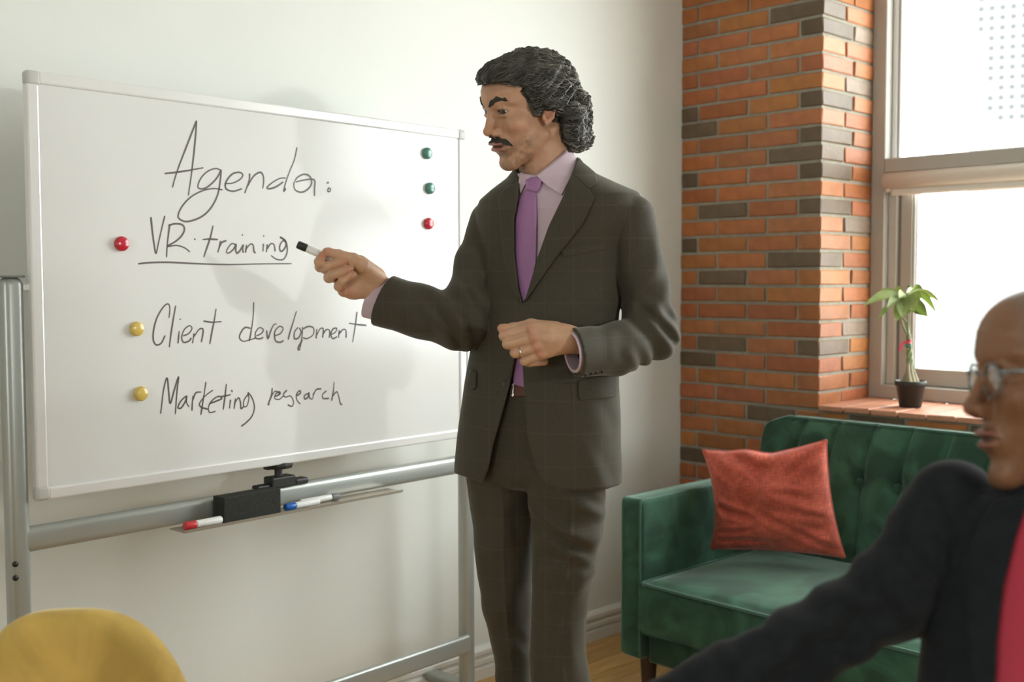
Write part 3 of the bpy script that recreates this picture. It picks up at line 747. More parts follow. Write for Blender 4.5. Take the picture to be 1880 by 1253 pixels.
# ------------------------------------------------------------------ coral cushion on the sofa
def cushion():
    BL_ = on_z(1306, 1010, .405); BR_ = on_z(1552, 1026, .404)
    BL_ = at(1305, 1008, 3.60); BR_ = at(1551, 1024, 3.42)
    TL_ = at(1290, 829, 3.60); TR_ = at(1517, 806, 3.42)
    root = empty('cushion', (BL_+BR_)/2, 0, 'coral red woven throw cushion leaning on green armrest and seat', 'cushion')
    CREASES = [(-.78, -.12, -.15, -.36, -.016, .06), (-.85, -.62, -.2, -.52, -.012, .045), (-.8, -.80, .1, -.74, -.010, .045), (-.5, .95, .05, .55, -.013, .09), (.85, .85, .25, .35, -.008, .08), (.9, -.3, .2, -.12, -.008, .06), (.92, -.9, .25, -.45, -.010, .06), (-.1, -.2, .45, -.55, -.008, .06), (.2, .2, .75, .05, -.007, .06), (-.9, .85, -.45, .3, -.008, .07)]
    n = 64; V0 = {}; V = []; Fs = []; UV = []
    nrm = np.cross(BR_-BL_, TL_-BL_); nrm /= np.linalg.norm(nrm)        # towards the camera
    if nrm@(CAM-BL_) < 0: nrm = -nrm
    rr = np.random.default_rng(3); ph = rr.uniform(0, 6, 8)
    for side in (1, -1):
        for j in range(n):
            for i in range(n):
                s = 2*i/(n-1)-1; t = 2*j/(n-1)-1
                # edges bow inwards between the corners, top edge sags most
                ss = s*(1-(.13 if s < 0 else .07)*(1-t*t)); tt = t
                if t > 0: tt = t*(1-(.17*(1-abs(s-.12)**1.1)-.05*math.exp(-((s+.28)/.22)**2))*t)
                else: tt = t*(1-.05*(1-s*s))
                a = (ss+1)/2; b = (tt+1)/2
                P = (BL_*(1-a)+BR_*a)*(1-b)+(TL_*(1-a)+TR_*a)*b
                th = .085*((1-s*s)*(1-t*t))**.5
                w = .011*math.sin(5*s+3.2*t+ph[0])*math.sin(3*t-2*s+ph[1])+.007*math.sin(9*s*t+6*t+ph[2])*(1-t)*.6+.008*math.sin(12*(t+1)*(.7+.4*s)+ph[3])*max(0, -t+.1)+.006*math.sin(10*s-4*t+ph[4])*math.exp(-((t-.2)/.35)**2)
                w += -.026*math.exp(-((s+.02)**2/.04+(t-.62)**2/.05))-.020*math.exp(-((s+.72)**2/.03+(t+.2+.4*(s+.7))**2/.008))+.006*math.exp(-((s+.45)**2/.03+(t+.55)**2/.004))
                for (sa, ta, sb, tb_, dep, wd) in CREASES:
                    ex, ey = sb-sa, tb_-ta; q = max(0, min(1, ((s-sa)*ex+(t-ta)*ey)/(ex*ex+ey*ey))); dd = math.hypot(s-sa-ex*q, t-ta-ey*q)
                    w += dep*(math.exp(-(dd/wd)**2)-.55*math.exp(-((dd-1.9*wd)/wd)**2))*math.sin(math.pi*min(1, q*.8+.2))
                w *= (1-s**8)*(1-t**8)
                V.append(P+nrm*(side*(th+.003)+(w if side > 0 else 0))); UV.append((a, b))
    for side in (0, 1):
        o = side*n*n
        for j in range(n-1):
            for i in range(n-1):
                a = o+j*n+i; q = (a, a+1, a+n+1, a+n); Fs.append(q if side == 0 else q[::-1])
    ring = [j for j in range(n)]+[j*n+n-1 for j in range(1, n)]+[(n-1)*n+i for i in range(n-2, -1, -1)]+[j*n for j in range(n-2, 0, -1)]
    for k in range(len(ring)):
        a, b = ring[k], ring[(k+1) % len(ring)]; Fs.append((b, a, a+n*n, b+n*n))
    o = mesh_obj('cover', V, Fs, M_cushion, root)
    uvl = o.data.uv_layers.new(name='UVMap'); li = np.zeros(len(o.data.loops), np.int32); o.data.loops.foreach_get('vertex_index', li)
    uvl.data.foreach_set('uv', np.array(UV)[li].astype(np.float32).ravel())
    # seam cord all round
    P = [(V[r]+V[r+n*n])/2 for r in ring][::3]; Vv, Ff = tube(catmull(P, 3, True), .0028, 6, cap=False); mesh_obj('edge_seam', Vv, Ff, M_cushion, root)
cushion()

# ------------------------------------------------------------------ mustard chair in the foreground, seen from behind its shell back
def chair():
    c = at(150, 1253, 1.62); c[2] = 0
    yaw = YAW+.10
    root = empty('tub_chair', c, yaw, 'mustard yellow velvet tub chair back, blurred in the left foreground', 'chair')
    Rz = np.array([[math.cos(yaw), -math.sin(yaw), 0], [math.sin(yaw), math.cos(yaw), 0], [0, 0, 1]])
    def L2W(P): return np.asarray(P)@Rz.T+c
    HW, TOP, BOT = .182, .842, .40
    # padded arch: a superellipse outline swept front to back with rounded edges and a curved plan
    na, nr = 72, 13; V = []; Fs = []
    for j in range(nr):
        th = math.pi*j/(nr-1); inset = .036*(1-math.sin(th)); y = -.036*math.cos(th)
        for i in range(na):
            q = math.pi*i/(na-1); ca, sa = math.cos(q), math.sin(q); e = 2/2.7
            x = (HW-inset)*math.copysign(abs(ca)**e, ca); z = BOT+(TOP-BOT-inset)*abs(sa)**e
            x *= 1+.25*max(0, (.70-z))
            V.append((x, y+1.1*x*x-.12*(z-BOT), z))
    for j in range(nr-1):
        for i in range(na-1): a = j*na+i; Fs.append((a, a+1, a+na+1, a+na))
    # front and back faces with shallow button tufts on the inside
    def face(j, sgn):
        base = [V[j*na+i] for i in range(na)]; n = len(V); R_ = 14
        for k in range(R_):
            f = (k+1)/R_
            for i in range(na):
                bx = base[i]; cx_, cz_ = 0, BOT+.12; x = bx[0]*(1-f)+cx_*f; z = bx[2]*(1-f)+cz_*f
                bulge = .016*math.sin(math.pi/2*min(1, f*2.2)); dent = 0
                if sgn > 0:
                    for tx, tz in ((-.08, .74), (.08, .74), (0, .66), (-.12, .63), (.12, .63)): dent = max(dent, .018*math.exp(-((x-tx)**2+(z-tz)**2)/.0009))
                V.append((x, sgn*(.036+bulge-dent)+1.1*x*x-.12*(z-BOT), z))
        prev = [j*na+i for i in range(na)]
        for k in range(R_):
            cur = [n+k*na+i for i in range(na)]
            for i in range(na-1): q = (prev[i], prev[i+1], cur[i+1], cur[i]); Fs.append(q[::-1] if sgn < 0 else q)
            prev = cur
    face(0, -1); face(nr-1, 1)
    mesh_obj('backrest', L2W(V), Fs, M_yellow, root)
    mb = MB(); Vv, Ff = rounded_block((-.22, -.0, .34), (.22, .44, .455), .045, 4); mb.add(L2W(Vv), Ff); mb.build('seat_cushion', M_yellow, root)
    for sx in (-1, 1):
        for y in (.05, .38):
            P = L2W([(sx*.20, y-.02*(1 if y < .2 else -1), .0), (sx*.17, y, .36)]); Vv, Ff = tube(P, [.011, .018], 12); mesh_obj('leg', Vv, Ff, M_leg, root)
chair()
#@@FURNITURE_END
# ================================================================== PLANT on the sill
def plant():
    c = on_z(1671, 748, SILL); c = np.array([c[0], c[1], SILL])
    pot = empty('plant_pot', c, 0, 'small black tapered plant pot on the brick window sill', 'pot')
    V, Fs = lathe([(.034, 0), (.036, .002), (.0475, .072), (.052, .074), (.0525, .090), (.0505, .0915), (.0485, .090), (.046, .080)], c, 32)
    mesh_obj('pot_body', V, Fs, M_pot, pot)
    V, Fs = lathe([(.046, .070), (.0465, .083), (.02, .0865), (.001, .087)], c, 28); mesh_obj('soil', V, Fs, M_soil, pot)
    pl_ = empty('money_tree', c+np.array([0, 0, .08]), 0, 'young braided-trunk houseplant with hand-shaped green leaves in the black pot', 'plant')
    D0 = (c-CAM)@_F
    def q(u, v, dd=0): return at(u, v, D0+dd)
    # swollen trunk bases
    for k, (u0, u1, dd) in enumerate(((1660, 1669, -.004), (1668, 1667, -.020), (1675, 1672, -.012), (1681, 1675, .006))):
        P = [q(u0, 708, dd), q(u0+.1*(u1-u0), 700, dd), q(u0+.45*(u1-u0), 690, dd), q(u1, 676, dd*.7), q(u1+.5, 666, dd*.3)]
        P = catmull(P, 5); r = np.interp(np.linspace(0, 1, len(P)), [0, .25, .6, 1], [.0125, .0125, .0075, .004]); V, Fs = tube(P, r, 12)
        mesh_obj('trunk', V, Fs, M_trunk, pl_)
    # braided slim stems
    for k in range(4):
        P = []
        for i in range(26):
            f = i/25; v = 678-f*64; a = k*math.pi/2+f*math.pi*2.2; rr = 5.2*(1-f*.5)
            P.append(q(1671-f*3+rr*math.cos(a), v, .009*math.sin(a)))
        V, Fs = tube(P, np.linspace(.0042, .0034, 26), 8); mesh_obj('stem', V, Fs, M_stem, pl_)
    crown = (1663, 541)
    for (u1, v1, u2, v2, dd) in ((1664, 592, 1650, 575, 0), (1667, 600, 1666, 545, -.005), (1669, 605, 1670, 600, .004), (1662, 608, 1655, 585, 0.01)):
        P = catmull([q(1668, 616), q(u1, v1, dd), q(u2, v2, dd)]+([q(1657, 548, dd)] if u2 < 1660 else []), 6); V, Fs = tube(P, np.linspace(.0036, .0022, len(P)), 8); mesh_obj('stem', V, Fs, M_stem, pl_)
    # wire and ribbon
    V, Fs = tube(catmull([q(1663, 634, -.012), q(1668, 637, -.016), q(1673, 634, -.012)], 4), .0042, 8); mesh_obj('wire_tie', V, Fs, M_wire, pl_)
    V, Fs = tube(catmull([q(1662, 628, -.012), q(1667, 630, -.017), q(1673, 627, -.012), q(1668, 624, -.014)], 4), .0036, 8); rb = mesh_obj('ribbon', V, Fs, M_ribbon, pl_)
    P = [q(1660, 627, -.012), q(1655, 634, -.015), q(1652, 645, -.014)]; V = []
    for p in catmull(P, 4): V += [p-R2*.0045, p+R2*.0045, p+R2*.0045+_F*.0012, p-R2*.0045+_F*.0012]
    Fs = []
    for i in range(len(V)//4-1):
        for e in range(4): Fs.append((i*4+e, i*4+(e+1) % 4, i*4+4+(e+1) % 4, i*4+4+e))
    mesh_obj('ribbon_tail', V, Fs, M_ribbon, rb, smooth=False)
    # leaves: (base u,v, tip u,v, droop, width px, depth of tip)
    LV = [((1660, 543), (1585, 562), 8, 11, -.02), ((1658, 541), (1600, 549), 7, 9, .05), ((1656, 545), (1628, 566), 3, 9, -.06), ((1658, 545), (1646, 590), -4, 12, -.07),
          ((1662, 546), (1655, 582), -3, 13, -.075), ((1660, 540), (1640, 536), 4, 9, .07), ((1664, 538), (1676, 530), 3, 9, .07), ((1667, 542), (1704, 582), -6, 14, -.06),
          ((1669, 541), (1722, 580), 16, 8, -.02), ((1668, 539), (1730, 558), 10, 7, .05), ((1666, 543), (1678, 572), -3, 14, -.08), ((1668, 540), (1700, 540), 6, 12, .03),
          ((1666, 560), (1664, 578), -2, 9, -.03), ((1670, 562), (1680, 574), 2, 9, -.03), ((1634, 560), (1612, 588), 2, 5, -.03), ((1663, 541), (1650, 548), 3, 10, -.04), ((1672, 542), (1690, 556), 3, 12, -.05)]
    for (a, b, droop, wpx, dd) in LV:
        n = 12; V = []; Fs = []
        du, dv = b[0]-a[0], b[1]-a[1]; L_ = math.hypot(du, dv)+abs(dd)*500
        pu, pv = -dv/(math.hypot(du, dv)+1e-6), du/(math.hypot(du, dv)+1e-6)
        for i in range(n):
            t = i/(n-1); w = wpx*math.sin(math.pi*min(1, t*.96+.02)**.85)*(1 if t < .6 else (1-((t-.6)/.4)**2*.35))
            if i == n-1: w = .4
            u = a[0]+du*t; v = a[1]+dv*t-droop*math.sin(math.pi*t); z = dd*t
            m = q(u, v, z); tw = .55
            e1 = (R2*pu-U2*pv)*.62+_F*.55
            e1 = e1/np.linalg.norm(e1); s = w*D0/F_PX
            fold = U2*s*.28+np.array([0, 0, 0])
            th = -_F*.0004
            V += [m-e1*s+fold, m, m+e1*s+fold]
        for i in range(n-1):
            for k in (0, 1): p = i*3+k; Fs.append((p, p+1, p+4, p+3))
        # give the blade a thickness
        V = np.array(V); nv = len(V); V = np.vstack([V, V-U2*.0008]); Fs2 = list(Fs)+[tuple(x+nv for x in f[::-1]) for f in Fs]
        for i in range(n-1):
            for k in (0, 2): p = i*3+k; Fs2.append((p, p+3, p+3+nv, p+nv) if k == 2 else (p+3, p, p+nv, p+3+nv))
        lf = mesh_obj('leaf', V, Fs2, M_leaf, pl_)
plant()
#@@PLANT_END
#@@FIGURES
# ================================================================== FIGURES: signed-distance sculpting, meshed with surface nets
def surface_nets(f):
    s = f < 0; nx, ny, nz = f.shape
    offs = [(i, j, k) for i in (0, 1) for j in (0, 1) for k in (0, 1)]
    cnt = np.zeros((nx-1, ny-1, nz-1), np.int8)
    for i, j, k in offs: cnt += s[i:nx-1+i, j:ny-1+j, k:nz-1+k]
    mask = (cnt > 0) & (cnt < 8); idx = np.argwhere(mask)
    ids = np.full(mask.shape, -1, np.int64); ids[mask] = np.arange(len(idx))
    vals = np.stack([f[idx[:, 0]+o[0], idx[:, 1]+o[1], idx[:, 2]+o[2]] for o in offs], 1)
    acc = np.zeros((len(idx), 3)); num = np.zeros(len(idx)); O = np.array(offs, float)
    for a in range(8):
        for b in range(a+1, 8):
            if np.abs(O[a]-O[b]).sum() != 1: continue
            va, vb = vals[:, a], vals[:, b]; cr = (va < 0) != (vb < 0)
            t = np.where(cr, va/np.where(cr, va-vb, 1), 0)
            acc += np.where(cr[:, None], O[a]+t[:, None]*(O[b]-O[a]), 0); num += cr
    V = idx+acc/num[:, None]; Q = []
    def emit(ed, low, c):
        m = np.argwhere(ed)
        if not len(m): return
        q = np.stack([ids[tuple((m+np.array(o)).T)] for o in c], 1)
        lo = low[ed]; q[~lo] = q[~lo][:, ::-1]; Q.append(q[(q >= 0).all(1)])
    e = (s[:-1] != s[1:])[:, 1:-1, 1:-1]; emit(e, s[:-1, 1:-1, 1:-1], [(0, 0, 0), (0, 1, 0), (0, 1, 1), (0, 0, 1)])
    e = (s[:, :-1] != s[:, 1:])[1:-1, :, 1:-1]; emit(e, s[1:-1, :-1, 1:-1], [(0, 0, 0), (0, 0, 1), (1, 0, 1), (1, 0, 0)])
    e = (s[:, :, :-1] != s[:, :, 1:])[1:-1, 1:-1, :]; emit(e, s[1:-1, 1:-1, :-1], [(0, 0, 0), (1, 0, 0), (1, 1, 0), (0, 1, 0)])
    return V, (np.vstack(Q) if Q else np.zeros((0, 4), int))
class Grid:
    def __init__(g, lo, hi, h):
        g.lo = np.array(lo, float); g.h = h; n = [int(math.ceil((b-a)/h))+1 for a, b in zip(lo, hi)]
        g.x = (g.lo[0]+h*np.arange(n[0], dtype=np.float32))[:, None, None].astype(np.float32)
        g.y = (g.lo[1]+h*np.arange(n[1], dtype=np.float32))[None, :, None].astype(np.float32)
        g.z = (g.lo[2]+h*np.arange(n[2], dtype=np.float32))[None, None, :].astype(np.float32); g.n = n
    def mesh(g, f):
        f = np.broadcast_to(f, g.n).copy()
        big = 10.
        f[0] = np.maximum(f[0], big); f[-1] = np.maximum(f[-1], big); f[:, 0] = np.maximum(f[:, 0], big); f[:, -1] = np.maximum(f[:, -1], big); f[:, :, 0] = np.maximum(f[:, :, 0], big); f[:, :, -1] = np.maximum(f[:, :, -1], big)
        V, Q = surface_nets(f); return V*g.h+g.lo, Q
def smin(a, b, k):
    h = np.maximum(k-np.abs(a-b), 0)/k; return np.minimum(a, b)-h*h*k*.25
def smax(a, b, k): return -smin(-a, -b, k)
def ell(x, y, z, c, r):
    dx, dy, dz = (x-c[0])/r[0], (y-c[1])/r[1], (z-c[2])/r[2]
    k0 = np.sqrt(dx*dx+dy*dy+dz*dz); k1 = np.sqrt((dx/r[0])**2+(dy/r[1])**2+(dz/r[2])**2)+1e-9
    return k0*(k0-1)/k1
def rcone(x, y, z, a, b, ra, rb):
    a = np.array(a, float); b = np.array(b, float); d = b-a; L2 = float(d@d)+1e-9
    px, py, pz = x-a[0], y-a[1], z-a[2]
    h = np.clip((px*d[0]+py*d[1]+pz*d[2])/L2, 0, 1)
    return np.sqrt((px-h*d[0])**2+(py-h*d[1])**2+(pz-h*d[2])**2)-(ra+(rb-ra)*h)
def chain(x, y, z, pts, radii, k=3):
    f = None
    for i in range(len(pts)-1):
        c = rcone(x, y, z, pts[i], pts[i+1], radii[i], radii[i+1]); f = c if f is None else smin(f, c, k)
    return f
def poly2d(x, y, P):
    P = np.array(P, float); d = np.full(np.broadcast(x, y).shape, 1e9, np.float32); inside = np.zeros(d.shape, bool)
    for i in range(len(P)):
        a = P[i]; b = P[(i+1) % len(P)]; e = b-a; wx = x-a[0]; wy = y-a[1]
        t = np.clip((wx*e[0]+wy*e[1])/(e@e+1e-9), 0, 1); d = np.minimum(d, (wx-e[0]*t)**2+(wy-e[1]*t)**2)
        c = (a[1] > y) != (b[1] > y); xi = (b[0]-a[0])*(y-a[1])/(b[1]-a[1]+1e-9)+a[0]; inside ^= c & (x < xi)
    d = np.sqrt(d); return np.where(inside, -d, d)
def vnoise(P, freq, seed=0):
    P = np.asarray(P, float)*freq; i = np.floor(P).astype(np.int64); f = P-i; f = f*f*(3-2*f); out = 0
    for o in ((0, 0, 0), (1, 0, 0), (0, 1, 0), (0, 0, 1), (1, 1, 0), (1, 0, 1), (0, 1, 1), (1, 1, 1)):
        q = i+np.array(o); h = (q[:, 0]*73856093 ^ q[:, 1]*19349663 ^ q[:, 2]*83492791 ^ seed*2654435) & 0xffff
        h = (h*40503 + 12345) & 0xffff; w = np.prod([f[:, k] if o[k] else 1-f[:, k] for k in range(3)], axis=0); out = out+w*h/65535.
    return out
class Space:
    """sculpting space of one figure: u, v follow the photograph's scale at depth D0, w is depth in the same unit"""
    def __init__(s, D0): s.D0 = D0; s.k = D0/F_PX
    def W(s, P):
        P = np.asarray(P, float); D = s.D0+P[:, 2]*s.k
        return CAM+(_F+(P[:, :1]-940)/F_PX*R2-(P[:, 1:2]-626.5)/F_PX*U2)*D[:, None]
class Frame:
    """head frame inside a Space: a forward, b up, c to the person's left"""
    def __init__(s, O, yaw, tilt, scale=1., roll=0.):
        y, t = math.radians(yaw), math.radians(tilt)
        s.f = np.array([-math.sin(y)*math.cos(t), math.sin(t), -math.cos(y)*math.cos(t)])
        s.u = np.array([-math.sin(y)*math.sin(t), -math.cos(t), -math.cos(y)*math.sin(t)])
        s.l = np.array([math.cos(y), 0, -math.sin(y)]); s.O = np.array(O, float); s.s = scale
        if roll:
            r = math.radians(roll); u, l = s.u, s.l; s.u = u*math.cos(r)+l*math.sin(r); s.l = l*math.cos(r)-u*math.sin(r)
    def P(s, V): V = np.asarray(V, float); return s.O+s.s*(V[:, :1]*s.f+V[:, 1:2]*s.u+V[:, 2:3]*s.l)
    def local(s, p): d = (np.asarray(p, float)-s.O)/s.s; return np.array([d@s.f, d@s.u, d@s.l])
EYE_C = (58, -.5, 28.5)
def head_field(a, b, c, neck_to, neck_r=50, fuller=0.):
    m = np.abs(c)
    f = ell(a, b, c, (-6, 17, 0), (84, 64, 63))
    f = smin(f, ell(a, b, c, (24, 30, 0), (59, 46, 56)), 16)
    f = smin(f, ell(a, b, c, (24, -36, 0), (51, 70, 51+fuller)), 14)
    f = smin(f, ell(a, b, m, (46, -25, 37), (23, 20, 18+fuller)), 12)
    f = smin(f, rcone(a, b, m, (52, -97, 12), (2, -56, 46+fuller), 14, 13), 14)
    f = smin(f, ell(a, b, c, (58, -100, 0), (14.5, 14, 21)), 9)
    f = smin(f, ell(a, b, c, (60, -64, 0), (19, 22, 29)), 10)
    f = smin(f, rcone(a, b, m, (75, 16, 6), (57, 18, 46), 9, 8), 9)
    # eye sockets, then nose
    f = smax(f, -ell(a, b, m, (83, -3, 27), (15, 10, 15)), 8)
    f = smin(f, rcone(a, b, c, (75, 0, 0), (87, -32, 0), 7.5, 8.5), 8)
    f = smin(f, ell(a, b, c, (89.5, -35, 0), (9, 8, 9)), 6)
    f = smin(f, ell(a, b, m, (79, -38, 12.5), (11, 8, 6)), 4)
    f = smax(f, -ell(a, b, m, (84, -45.5, 6.8), (6, 3.2, 3.8)), 2.5)
    # lids around the eyeball
    lid = np.sqrt((a-EYE_C[0])**2+(b-EYE_C[1])**2+(m-EYE_C[2])**2)-16.
    f = smin(f, lid, 5)
    op = ell(a, b, m, (EYE_C[0]+13, EYE_C[1]-.9, EYE_C[2]+1.5), (15, 4.2, 14.))
    f = smax(f, -op, 1.4)
    f = smin(f, rcone(a, b, m, (73.5, 7.4, 17), (71, 7.2, 38), 2.0, 1.2), 4)        # lid fold
    f = smin(f, rcone(a, b, m, (72, -9, 18), (69, -8.5, 38), 1.6, 1.4), 5)
    # mouth
    f = smin(f, ell(a, b, c, (77.5, -59.5, 0), (7.5, 4.6, 26)), 4)
    f = smin(f, ell(a, b, c, (75, -70.5, 0), (7.6, 5.2, 23)), 4)
    f = smax(f, -ell(a, b, c, (83, -64.6, 0), (11.5, 2.1, 27)), 2.2)
    f = smax(f, -rcone(a, b, m, (80, -38, 21), (68, -64, 33), 1.8, 1.4), 6)           # nasolabial line
    f = smax(f, -ell(a, b, c, (80, -82, 0), (8, 5, 18)), 6)
    f = f+.45*np.sin(b*.62)*np.exp(-((a-74)/18)**2)*np.exp(-((b-36)/13)**2)           # forehead lines
    # ear: thin plate, raised rim, hollow and lobe
    ea = a+.25*(b+22)
    e = ell(ea, b, m, (-7, -21, 61), (11, 18, 5)); e = smax(e, -ell(ea, b, m, (-4, -19, 66), (7, 10, 6)), 2)
    rim = chain(ea, b, m, [(2, -8, 62), (-4, -1, 65), (-12, -3, 67), (-17, -15, 67), (-15, -28, 65), (-6, -37, 61)], [2.6, 2.8, 3, 2.9, 2.6, 4.2], 4)
    e = smin(e, rim, 2); e = smin(e, chain(ea, b, m, [(4, -20, 63), (3, -27, 63)], [3.0, 2.8], 2), 2); f = smin(f, e, 2)
    nf = rcone(a, b, c, (-20, -50, 0), neck_to, neck_r-3, neck_r); f = smin(f, nf, 12)
    f = smin(f, rcone(a, b, m, (-22, -52, 44), (neck_to[0]+38, neck_to[1]+8, neck_to[2]+6), 9, 9), 9)   # neck muscle
    return f
def head_mesh(neck_to, neck_r=50, h=1.7, fuller=0., tones=None):
    g = Grid((-108, neck_to[1]-30, -84), (120, 92, 84), h)
    V, Q = g.mesh(head_field(g.x, g.y, g.z, neck_to, neck_r, fuller)); a, b, c = V.T; m = np.abs(c)
    T = tones; col = np.tile(T['skin'], (len(V), 1)).astype(float)
    rr = np.random.default_rng(5)
    def blend(w, t): col[:] = col*(1-w[:, None])+np.array(t)*w[:, None]
    def ss(x): return np.clip(x, 0, 1)
    blend(.45*np.exp(-(((a-90)/16)**2+((b+36)/14)**2+(c/16)**2)), T['red'])
    blend(.35*np.exp(-(((a-55)/22)**2+((b+32)/15)**2+((m-40)/20)**2)), T['red'])
    blend(.7*np.exp(-(((a+9)/18)**2+((b+22)/26)**2+((m-66)/10)**2)), T['red'])
    blend(.35*np.exp(-(((b+10)/7)**2+((m-28)/14)**2+((a-66)/14)**2)), T['dark'])
    if T.get('beard') is not None:
        n1 = .6*vnoise(V, .11, 1)+.4*vnoise(V, .4, 2)
        w = ss((-b-52+.30*(62-a))/16)*ss((a-8)/24)*ss((150+b)/30)*ss((n1-.30)*2.2)*.62
        w2 = np.exp(-(((b+103)/12)**2+((a-62)/17)**2+(c/26)**2)); w = np.maximum(w, .85*w2*ss(n1*1.6))
        w3 = np.exp(-(((b+81)/5)**2+((a-72)/10)**2+(c/9)**2)); w = np.maximum(w, .75*w3)
        w4 = np.exp(-(((b+70)/16)**2+((a-62)/11)**2+((m-33)/7)**2)); w = np.maximum(w, .6*w4*ss(n1*1.7))
        blend(ss(w), T['beard'])
    lw = ss(1.2-ell(a, b, c, (77.5, -59.7, 0), (9, 4.2, 25.5))*.8)*ss((b+65.5)*.8+.6)
    lw = np.maximum(lw*(b > -67), ss(1.0-ell(a, b, c, (75.5, -70, 0), (9, 4.6, 22.5))*.8)*(b < -63))
    blend(ss(lw)*.9, T['lip'])
    blend(ss(1-np.abs(b+64.6)/1.7)*(m < 26)*(a > 60), (.06, .02, .018))
    blend(.85*ss(1.3-np.abs(ell(a, b, m, (EYE_C[0]+13, EYE_C[1]-.9, EYE_C[2]+1.5), (15, 4.2, 14.))))*(b > EYE_C[1]-1), (.05, .03, .02))
    if T.get('scalp') is not None:
        w = ss((b-8+.45*(40-a))/18)*ss((62-a)/18); n1 = rr.random(len(V)); blend(w*(.55+.3*n1), T['scalp'])
    return V, Q, col
def eye_mesh(side):
    V, Fs = lathe([(.3, 14.2)]+[(14.2*math.sin(t), 14.2*math.cos(t)) for t in np.linspace(.08, 3.06, 26)]+[(.3, -14.2)], (0, 0, 0), 28)
    V = np.array(V); r = np.hypot(V[:, 0], V[:, 1]); front = V[:, 2] > 0
    col = np.tile((.46, .40, .34), (len(V), 1)); col[(r < 7.8) & front] = (.035, .02, .012); col[(r < 2.9) & front] = (.008, .006, .005)
    return V, Fs, col
def blob(parent, name, frame, sp, lo, hi, h, fn, m, colors=None, label=None):
    g = Grid(lo, hi, h); V, Q = g.mesh(fn(g.x, g.y, g.z))
    P = frame.P(V) if frame else V
    return mesh_obj(name, sp.W(P), Q, m, parent, colors=(colors(V) if colors else None), label=label)

# ------------------------------------------------------------------ the presenter
S1_ = Space(2.40)
def floor_v(u, w):
    lo, hi = 1000., 2200.
    for _ in range(40):
        mid = (lo+hi)/2; z = S1_.W(np.array([[u, mid, w]]))[0][2]
        if z > 0: lo = mid
        else: hi = mid
    return mid
FV = floor_v(1000, 0)
root1_loc = S1_.W(np.array([[1000, FV, 0]]))[0]; root1_loc[2] = 0
P1 = empty('person', root1_loc, YAW, 'standing man in a dark brown suit and purple tie pointing a marker at the whiteboard', 'person')
HEAD1 = Frame((967, 191, -25), 61, 11, 1.0, roll=0)
neck_to = HEAD1.local((1004, 335, 0))
TONES1 = dict(skin=np.array((.50, .280, .172)), red=(.50, .205, .128), dark=(.26, .13, .075), lip=(.34, .135, .10), beard=(.135, .088, .048))
bV, bQ, bC = [], [], []
def add_body(V, Q, C):
    off = sum(len(x) for x in bV); bV.append(V); bQ.append(np.asarray(Q)+off); bC.append(C)
V, Q, C = head_mesh(neck_to, 49, 1.6, 0., TONES1); add_body(S1_.W(HEAD1.P(V)), Q, C)
HANDC = np.array((.54, .32, .20))
def hand_colors(V, knuck):
    col = np.tile(HANDC, (len(V), 1))
    for k, r in knuck: w = .55*np.exp(-((V-np.array(k))**2).sum(1)/r**2); col = col*(1-w[:, None])+np.array((.52, .20, .13))*w[:, None]
    return col
# right hand, palm towards the viewer, pinching the marker
def rhand(x, y, z):
    f = chain(x, y, z, [(742, 556, 80), (710, 535, 78), (684, 518, 62), (652, 506, 36)], [20, 20.5, 24, 25], 8)                  # wrist to palm
    f = smin(f, chain(x, y, z, [(692, 530, 66), (648, 530, 34), (632, 533, 18)], [20, 19, 13], 8), 10)      # heel of the hand
    f = smin(f, chain(x, y, z, [(655, 492, 34), (622, 480, 26)], [20, 15], 6), 10)
    f = smin(f, chain(x, y, z, [(650, 512, 36), (622, 508, 26)], [20, 15], 6), 10)
    fin = chain(x, y, z, [(622, 478, 26), (588, 490, 12), (586, 481, -6), (592, 469, -12)], [11, 10, 9.2, 7.4], 3)      # index
    f = smin(f, fin, 4)
    f = smin(f, chain(x, y, z, [(616, 492, 26), (597, 493, 6), (600, 489, -8), (628, 480, -17), (633, 479, -17)], [11, 10, 9.2, 8.2, 7], 3), 2.0)
    f = smin(f, chain(x, y, z, [(618, 508, 24), (604, 510, 4), (610, 505, -8), (637, 495, -15), (643, 493, -14)], [10.5, 9.8, 9, 8, 7], 3), 2.0)
    f = smin(f, chain(x, y, z, [(630, 528, 16), (622, 526, 0), (628, 517, -8), (644, 506, -12), (649, 504, -11)], [10.5, 9, 8.2, 7.2, 6.2], 3), 2.0)
    f = smin(f, chain(x, y, z, [(688, 509, 48), (660, 484, 8)], [20, 15.5], 5), 9)
    th = chain(x, y, z, [(664, 487, 6), (648, 477, -6), (622, 468, -14), (603, 463, -16), (598, 462, -15)], [15, 12, 9.2, 7.8, 6.6], 4)
    return smin(f, th, 2.2)
g = Grid((570, 440, -40), (745, 566, 95), 1.5); V, Q = g.mesh(rhand(g.x, g.y, g.z))
add_body(S1_.W(V), Q, hand_colors(V, [((597, 461, -20), 12), ((633, 479, -24), 8), ((643, 493, -22), 8), ((649, 504, -18), 8), ((590, 468, -18), 9), ((640, 537, 0), 18)]))
